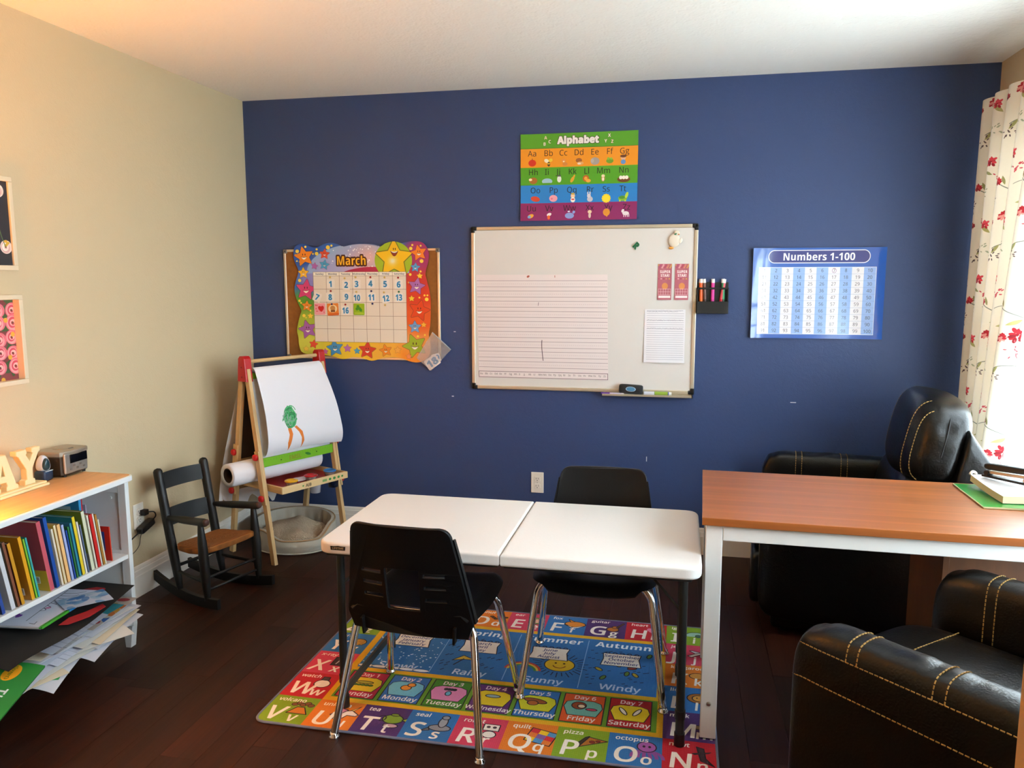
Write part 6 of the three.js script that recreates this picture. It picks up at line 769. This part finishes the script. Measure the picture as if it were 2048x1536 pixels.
// ------------------------------------------------------------------ desk
const DESK = { x: 2.523, z: 1.168, y: 0.735, turn: -0.027 };
const onDesk = (o, x, z, y = DESK.y, turn = 0) => { const c = Math.cos(DESK.turn), s = Math.sin(DESK.turn); o.position.set(DESK.x + x * c + z * s, y, DESK.z - x * s + z * c); o.rotation.y = DESK.turn + turn; return o; };
{
  const d = thing('writing_desk', 'desk with reddish wood top on a white square steel frame', 'desk'); onDesk(d, 0, 0, 0); const L = 1.2, D = 0.628;
  const lines = dataTex(512, (u, v) => { const a = vnoise(u * 2, v * 14, 2, 14, 81), b = vnoise(u * 4, v * 60, 4, 60, 82), c = vnoise(u * 16, v * 200, 16, 200, 83), k = 0.5 + 0.5 * (0.55 * a + 0.3 * b + 0.15 * c), st = Math.max(0, 1 - Math.abs(((v * 9 + 0.2 * a) % 1) - 0.5) * 9) * 0.2; return [k + st, k * 0.985 + st, k * 0.97 + st * 0.9]; });
  const topM = wood(0xa85f2c, lines, 0.7, 1.5, 0.36, { clearcoat: 0.25, clearcoatRoughness: 0.3 }), white = mat(0xe8e8e6, 0.38);
  part('desktop', grain(bx(0, L, 0.711, 0.735, 0, D, 0.0015), 'x'), topM, d);
  for (const x of [0.012, L - 0.062]) for (const z of [0.016, D - 0.066]) { const l = part('leg', bx(x, x + 0.05, 0.0115, 0.711, z, z + 0.05, 0.003), white, d); part('glide', bx(x + 0.006, x + 0.044, x < 0.1 ? 0.0095 : 0, 0.0115, z + 0.006, z + 0.044, 0), M.black, l); if (z > 0.3) part('bolt', at(rot(lathe([[0, 0.003], [0.005, 0.003], [0.0075, 0], [0, 0]], 14), Math.PI / 2), x + 0.025, 0.128, z + 0.05), M.steel, l); }
  for (const z of [0.016, D - 0.066]) part('rail', bx(0.062, L - 0.062, 0.661, 0.7108, z, z + 0.05, 0.003), white, d); for (const x of [0.012, L - 0.062]) part('rail', bx(x, x + 0.05, 0.661, 0.7108, 0.066, D - 0.066, 0.003), white, d); for (const x of [0.012, L - 0.062]) part('foot_rail', bx(x + 0.01, x + 0.04, 0.10, 0.15, 0.066, D - 0.066, 0.003), white, d);
  const ped = thing('wood_cabinet', 'brown wood grain cabinet standing under the desk behind the recliner', 'cabinet'); onDesk(ped, 0.716, 0.10, 0); const pm = wood(0x7a4a28, T.grain, 1.6, 1.1, 0.5);
  part('side_panel', grain(bx(0, 0.018, 0.004, 0.64, 0, 0.37, 0.001), 'y'), pm, ped); part('side_panel', grain(bx(0.40, 0.418, 0.004, 0.64, 0, 0.37, 0.001), 'y'), pm, ped); part('top_panel', grain(bx(0, 0.418, 0.6405, 0.655, 0, 0.37, 0.001), 'x'), pm, ped); part('back_panel', grain(bx(0.0185, 0.3995, 0.004, 0.64, 0.352, 0.368, 0), 'y'), pm, ped); part('bottom_panel', grain(bx(0.0185, 0.3995, 0.004, 0.02, 0.004, 0.35, 0), 'x'), pm, ped);
  for (let i = 0; i < 2; i++) { const q = part('drawer', grain(bx(0.019, 0.399, 0.03 + i * 0.305, 0.325 + i * 0.305, -0.014, 0.004, 0.002), 'x'), pm, ped); part('handle', bar(V(0.15, 0.29 + i * 0.305, -0.03), V(0.27, 0.29 + i * 0.305, -0.03), 0.008, 0.008), M.steel, q); }
}
{ // on the desk
  const f = thing('green_folder', 'worn bright green pocket folder on the desk', 'folder'); onDesk(f, 0.855, 0.03, DESK.y + 0.001, 0.02); const gm = mat(0x0f8a2c, 0.28, { clearcoat: 0.6, clearcoatRoughness: 0.15 });
  part('back_cover', bx(0, 0.235, 0, 0.0012, 0, 0.30, 0.0003), gm, f); part('front_cover', sheet(6, 6, (u, v) => V(0.235 * u, 0.0035 + 0.002 * Math.sin(u * 4) * v, 0.298 * v), 0.0012), gm, f); part('worn_edge', bx(-0.0012, 0.0012, 0, 0.0045, 0, 0.298, 0.0004), mat(0xb9b48a, 0.8), f, 'frayed pale edge'); part('worn_edge', bx(0, 0.235, 0, 0.0055, 0.2985, 0.3003, 0.0004), mat(0xb9b48a, 0.8), f, 'frayed pale edge');
  const b = thing('notepad', 'thick cream notepad lying on the green folder', 'notepad'); onDesk(b, 0.905, 0.045, DESK.y + 0.009, 0.1);
  part('pages', sheet(2, 8, (u, v) => V(0.2 * u, 0.011 + 0.012 * (1 - v) ** 2 * (1 - u * 0.3), 0.24 * v), 0.022), mat(0xd9c8a4, 0.85), b); part('cover', sheet(2, 8, (u, v) => V(0.205 * u - 0.002, 0.0232 + 0.012 * (1 - v) ** 2 * (1 - u * 0.3), 0.242 * v - 0.001), 0.0012), mat(0xe4dedd, 0.5), b); part('curled_corner', pipe([V(-0.004, 0.036, 0.004), V(0.004, 0.044, 0), V(0.014, 0.042, -0.002), V(0.018, 0.036, 0)], 0.005, 16, 8), mat(0xe2dacb, 0.7), b);
  const s = thing('stapler', 'black stapler with a steel front lying on the notepad', 'stapler'); onDesk(s, 0.94, 0.075, DESK.y + 0.0475, -0.85); s.rotation.x = 0; const A = (g) => g;
  part('base', A(bx(-0.005, 0.145, 0, 0.008, -0.016, 0.016, 0.003, 2)), M.black, s); part('magazine', A(bx(0.01, 0.15, 0.012, 0.022, -0.01, 0.01, 0.002)).rotateZ(0.06), M.steel, s); part('arm', at(soft(0.155, 0.022, 0.03, 5, 10), 0.078, 0.036, 0).rotateZ(0.06), M.black, s); part('pivot', rod(V(0.012, 0.016, -0.017), V(0.012, 0.016, 0.017), 0.008), M.black, s); part('nose', bx(0.13, 0.15, 0.008, 0.02, -0.011, 0.011, 0.002), M.chrome, s);
  const l = thing('desk_lamp', 'black desk lamp with a round head and base at the desk edge', 'desk lamp'); onDesk(l, 1.03, 0.402, DESK.y); part('base', lathe([[0, 0], [0.058, 0], [0.06, 0.006], [0.056, 0.016], [0.04, 0.022], [0, 0.022]], 36), M.black, l); part('base_ring', at(lathe([[0.03, 0.0], [0.045, 0.0], [0.045, 0.004], [0.03, 0.004], [0.03, 0]], 30), 0, 0.0215, 0), mat(0xd8d4d0, 0.4), l);
  part('neck', pipe([V(0.03, 0.02, 0), V(0.05, 0.12, 0.0), V(0.06, 0.24, -0.04), V(0.045, 0.30, -0.10)], 0.007, 40, 10), M.black, l); part('head', at(soft(0.11, 0.095, 0.11, 2.4, 14), 0.012, 0.275, -0.15), mat(0x0b0a12, 0.3), l);
}
// ------------------------------------------------------------------ recliners
{
  const hide = mat(0x0b0908, 0.3, { specularIntensity: 0.75, bumpMap: scaled(T.leather, 3), bumpScale: 0.0006 }), thread = mat(0xa8854a, 0.7), hideTop = hide;
  const c = thing('recliner', 'black leather recliner with tan stitching against the blue wall behind the desk', 'recliner', [3.215, 0, 0.60], -Math.PI / 2 - 0.1, 'black leather recliners');
  const wHalf = 0.385, armW = 0.122, armTop = 0.625, z0 = -0.30, z1 = 0.415, AH = armTop - 0.07, AC = 0.062 + AH / 2;     // faces +z
  const crown = (x) => AC + AH / 2 * Math.pow(Math.max(0.0001, 1 - Math.abs(x / (armW / 2)) ** 8), 1 / 8) + 0.010 * Math.cos(x / armW * Math.PI);
  for (const s of [-1, 1]) {
    const x = s * (wHalf - armW / 2);
    const arm = part('arm', at(soft(armW, AH, z1 - z0, 8, 40, (v, w, h, d) => { if (v.y > h * 0.3) { const b = Math.cos(v.x / w * Math.PI); v.y += 0.010 * b - 0.016 * Math.max(0, (v.z / (d / 2) - 0.86) / 0.14) ** 2 + 0.0045 * b * Math.sin(v.z * 105 + Math.sin(v.z * 37) * 2.5) * (Math.sin(v.z * 21 + 1) * 0.4 + 0.6); } }), x, AC, (z0 + z1) / 2), hide, c);
    const o = s, ys = armTop - 0.048, outX = (y) => armW / 2 * Math.pow(Math.max(0, 1 - Math.abs((y - AC) / (AH / 2)) ** 8), 1 / 8) + 0.0008;      // outer side carries two long seams
    const zEnd = (z1 - z0) / 2, along = (y) => { const pts = [], fy = Math.abs((y - AC) / (AH / 2)) ** 8; for (let i = 0; i <= 40; i++) { const q = -0.86 + 1.855 * i / 40, k = 1 - fy - Math.abs(q) ** 8; if (k > 0.0005) pts.push(V(x + o * (armW / 2 * k ** (1 / 8) + 0.0008), y - 0.012 * Math.max(0, (q - 0.86) / 0.14) ** 2, (z0 + z1) / 2 + q * zEnd + (q > 0.9 ? 0.001 : 0))); } return stitches(pts, 0.0085, 0.0035, 0.0011); };
    part('stitching', along(ys), thread, arm).userData.kind = 'stuff'; part('stitching', along(armTop - 0.132), thread, arm).userData.kind = 'stuff';
    for (const zz of [0.035, 0.062, 0.235, 0.262]) { const pts = [], m = outX(ys); for (let i = 0; i <= 16; i++) { const q = o * m * (1 - 2 * i / 16); pts.push(V(x + q, Math.max(ys, crown(q) + 0.0016), zz)); } for (let i = 1; i <= 6; i++) { const y = ys - 0.17 * i / 6; pts.push(V(x - o * outX(y), y, zz)); } part('stitching', stitches(pts, 0.008, 0.0035, 0.0012), thread, arm).userData.kind = 'stuff'; }
  }
  const sw = 2 * (wHalf - armW) - 0.006;
  const seat = part('seat_cushion', at(soft(sw, 0.17, 0.60, 6, 18, (v, w, h) => { if (v.y > 0) v.y += 0.018 * Math.cos(v.x / w * Math.PI) * Math.cos(v.z * 2.6); }), 0, 0.385, 0.155), hideTop, c); part('stitching', stitches([V(-sw / 2 + 0.05, 0.479, 0.30), V(0, 0.4875, 0.305), V(sw / 2 - 0.05, 0.479, 0.30)], 0.009, 0.004, 0.0012), thread, seat).userData.kind = 'stuff';
  part('front_panel', at(soft(sw, 0.24, 0.10, 8, 12), 0, 0.19, 0.40), hide, c); part('base', bx(-wHalf + 0.03, wHalf - 0.03, 0.02, 0.30, -0.36, 0.36, 0.02, 2), hide, c); for (const x of [-0.3, 0.3]) for (const z of [-0.28, 0.30]) part('foot', at(clean(new THREE.CylinderGeometry(0.025, 0.02, 0.0206, 16)), x, 0.0103, z), M.black, c);
  // backrest: tall puffed pillow over a lumbar pillow, framed by a rear shell
  const tilt = (g, a = -0.20) => g.rotateX(a);
  const bw = 2 * wHalf - 0.16;
  const PT = 0.235, PH = 0.38, PY = 0.80, PZ = -0.245, PN = 3.2, TA = -0.2, onBack = (x, y, z) => { const q = V(x, y, z).applyAxisAngle(V(1, 0, 0), TA); return V(q.x, q.y + PY, q.z + PZ); };
  const up = part('back_pillow', at(tilt(soft(bw, PH, PT, PN, 26, (v, w, h) => { v.z += (v.z > 0 ? 0.02 : 0) * Math.cos(v.x / w * Math.PI); v.y -= 0.012 * (Math.abs(v.x) / (w / 2)) ** 4; const e = Math.abs(v.x) / (w / 2); if (e > 0.8) { const k = (e - 0.8) / 0.2, y = v.y / (h / 2); v.x -= Math.sign(v.x) * 0.012 * k * Math.exp(-((y - 0.42) ** 2) / 0.02) * Math.exp(-(v.z * v.z) / 0.002); } })), 0, PY, PZ), hide, c);
  for (const s of [-1, 1]) for (const o of [0.05, 0.105]) { const pts = []; for (let i = 0; i <= 40; i++) { const xx = bw / 2 - o, y = (-1 + 2 * i / 40) * PH / 2 * 0.995, k = 1 - Math.abs(xx / (bw / 2)) ** PN - Math.abs(y / (PH / 2)) ** PN; if (k > 0.002) pts.push(onBack(s * xx, y - 0.012 * (xx / (bw / 2)) ** 4, PT / 2 * k ** (1 / PN) + 0.02 * Math.cos(xx / bw * Math.PI) + 0.0015)); } part('stitching', stitches(pts, 0.009, 0.0035, 0.0015), thread, up).userData.kind = 'stuff'; }
  for (const s of [-1, 1]) { const seam = []; for (let i = 0; i <= 14; i++) { const y = -0.02 + 0.19 * i / 14, k = 1 - Math.abs(y / (PH / 2)) ** PN; seam.push(onBack(s * (bw / 2 * Math.max(0, k) ** (1 / PN) - 0.0005), y - 0.011, 0)); } part('side_seam', pipe(seam, 0.0025, 30, 6), mat(0x060505, 0.6), up); }
  part('lumbar_pillow', at(tilt(soft(bw - 0.01, 0.28, 0.18, 3.6, 18)), 0, 0.545, -0.16), hide, c);
  part('rear_shell', at(tilt(soft(bw + 0.03, 0.60, 0.13, 12, 16, (v) => { if (v.y > 0) v.y += (v.z - 0.065) * 1.0 * (v.y / 0.3); })), 0, 0.585, -0.335), hide, c);
  const c2 = dup(c, [3.272, 0, 2.258], Math.PI + 0.80, 'black leather recliner with tan stitched arms in front of the desk'); void c2;
}
scene.traverse((o) => { if (o.isMesh || (o.isLight && !o.isRectAreaLight)) { o.castShadow = true; if (o.isMesh) o.receiveShadow = true; } });
renderer.render(scene, camera);
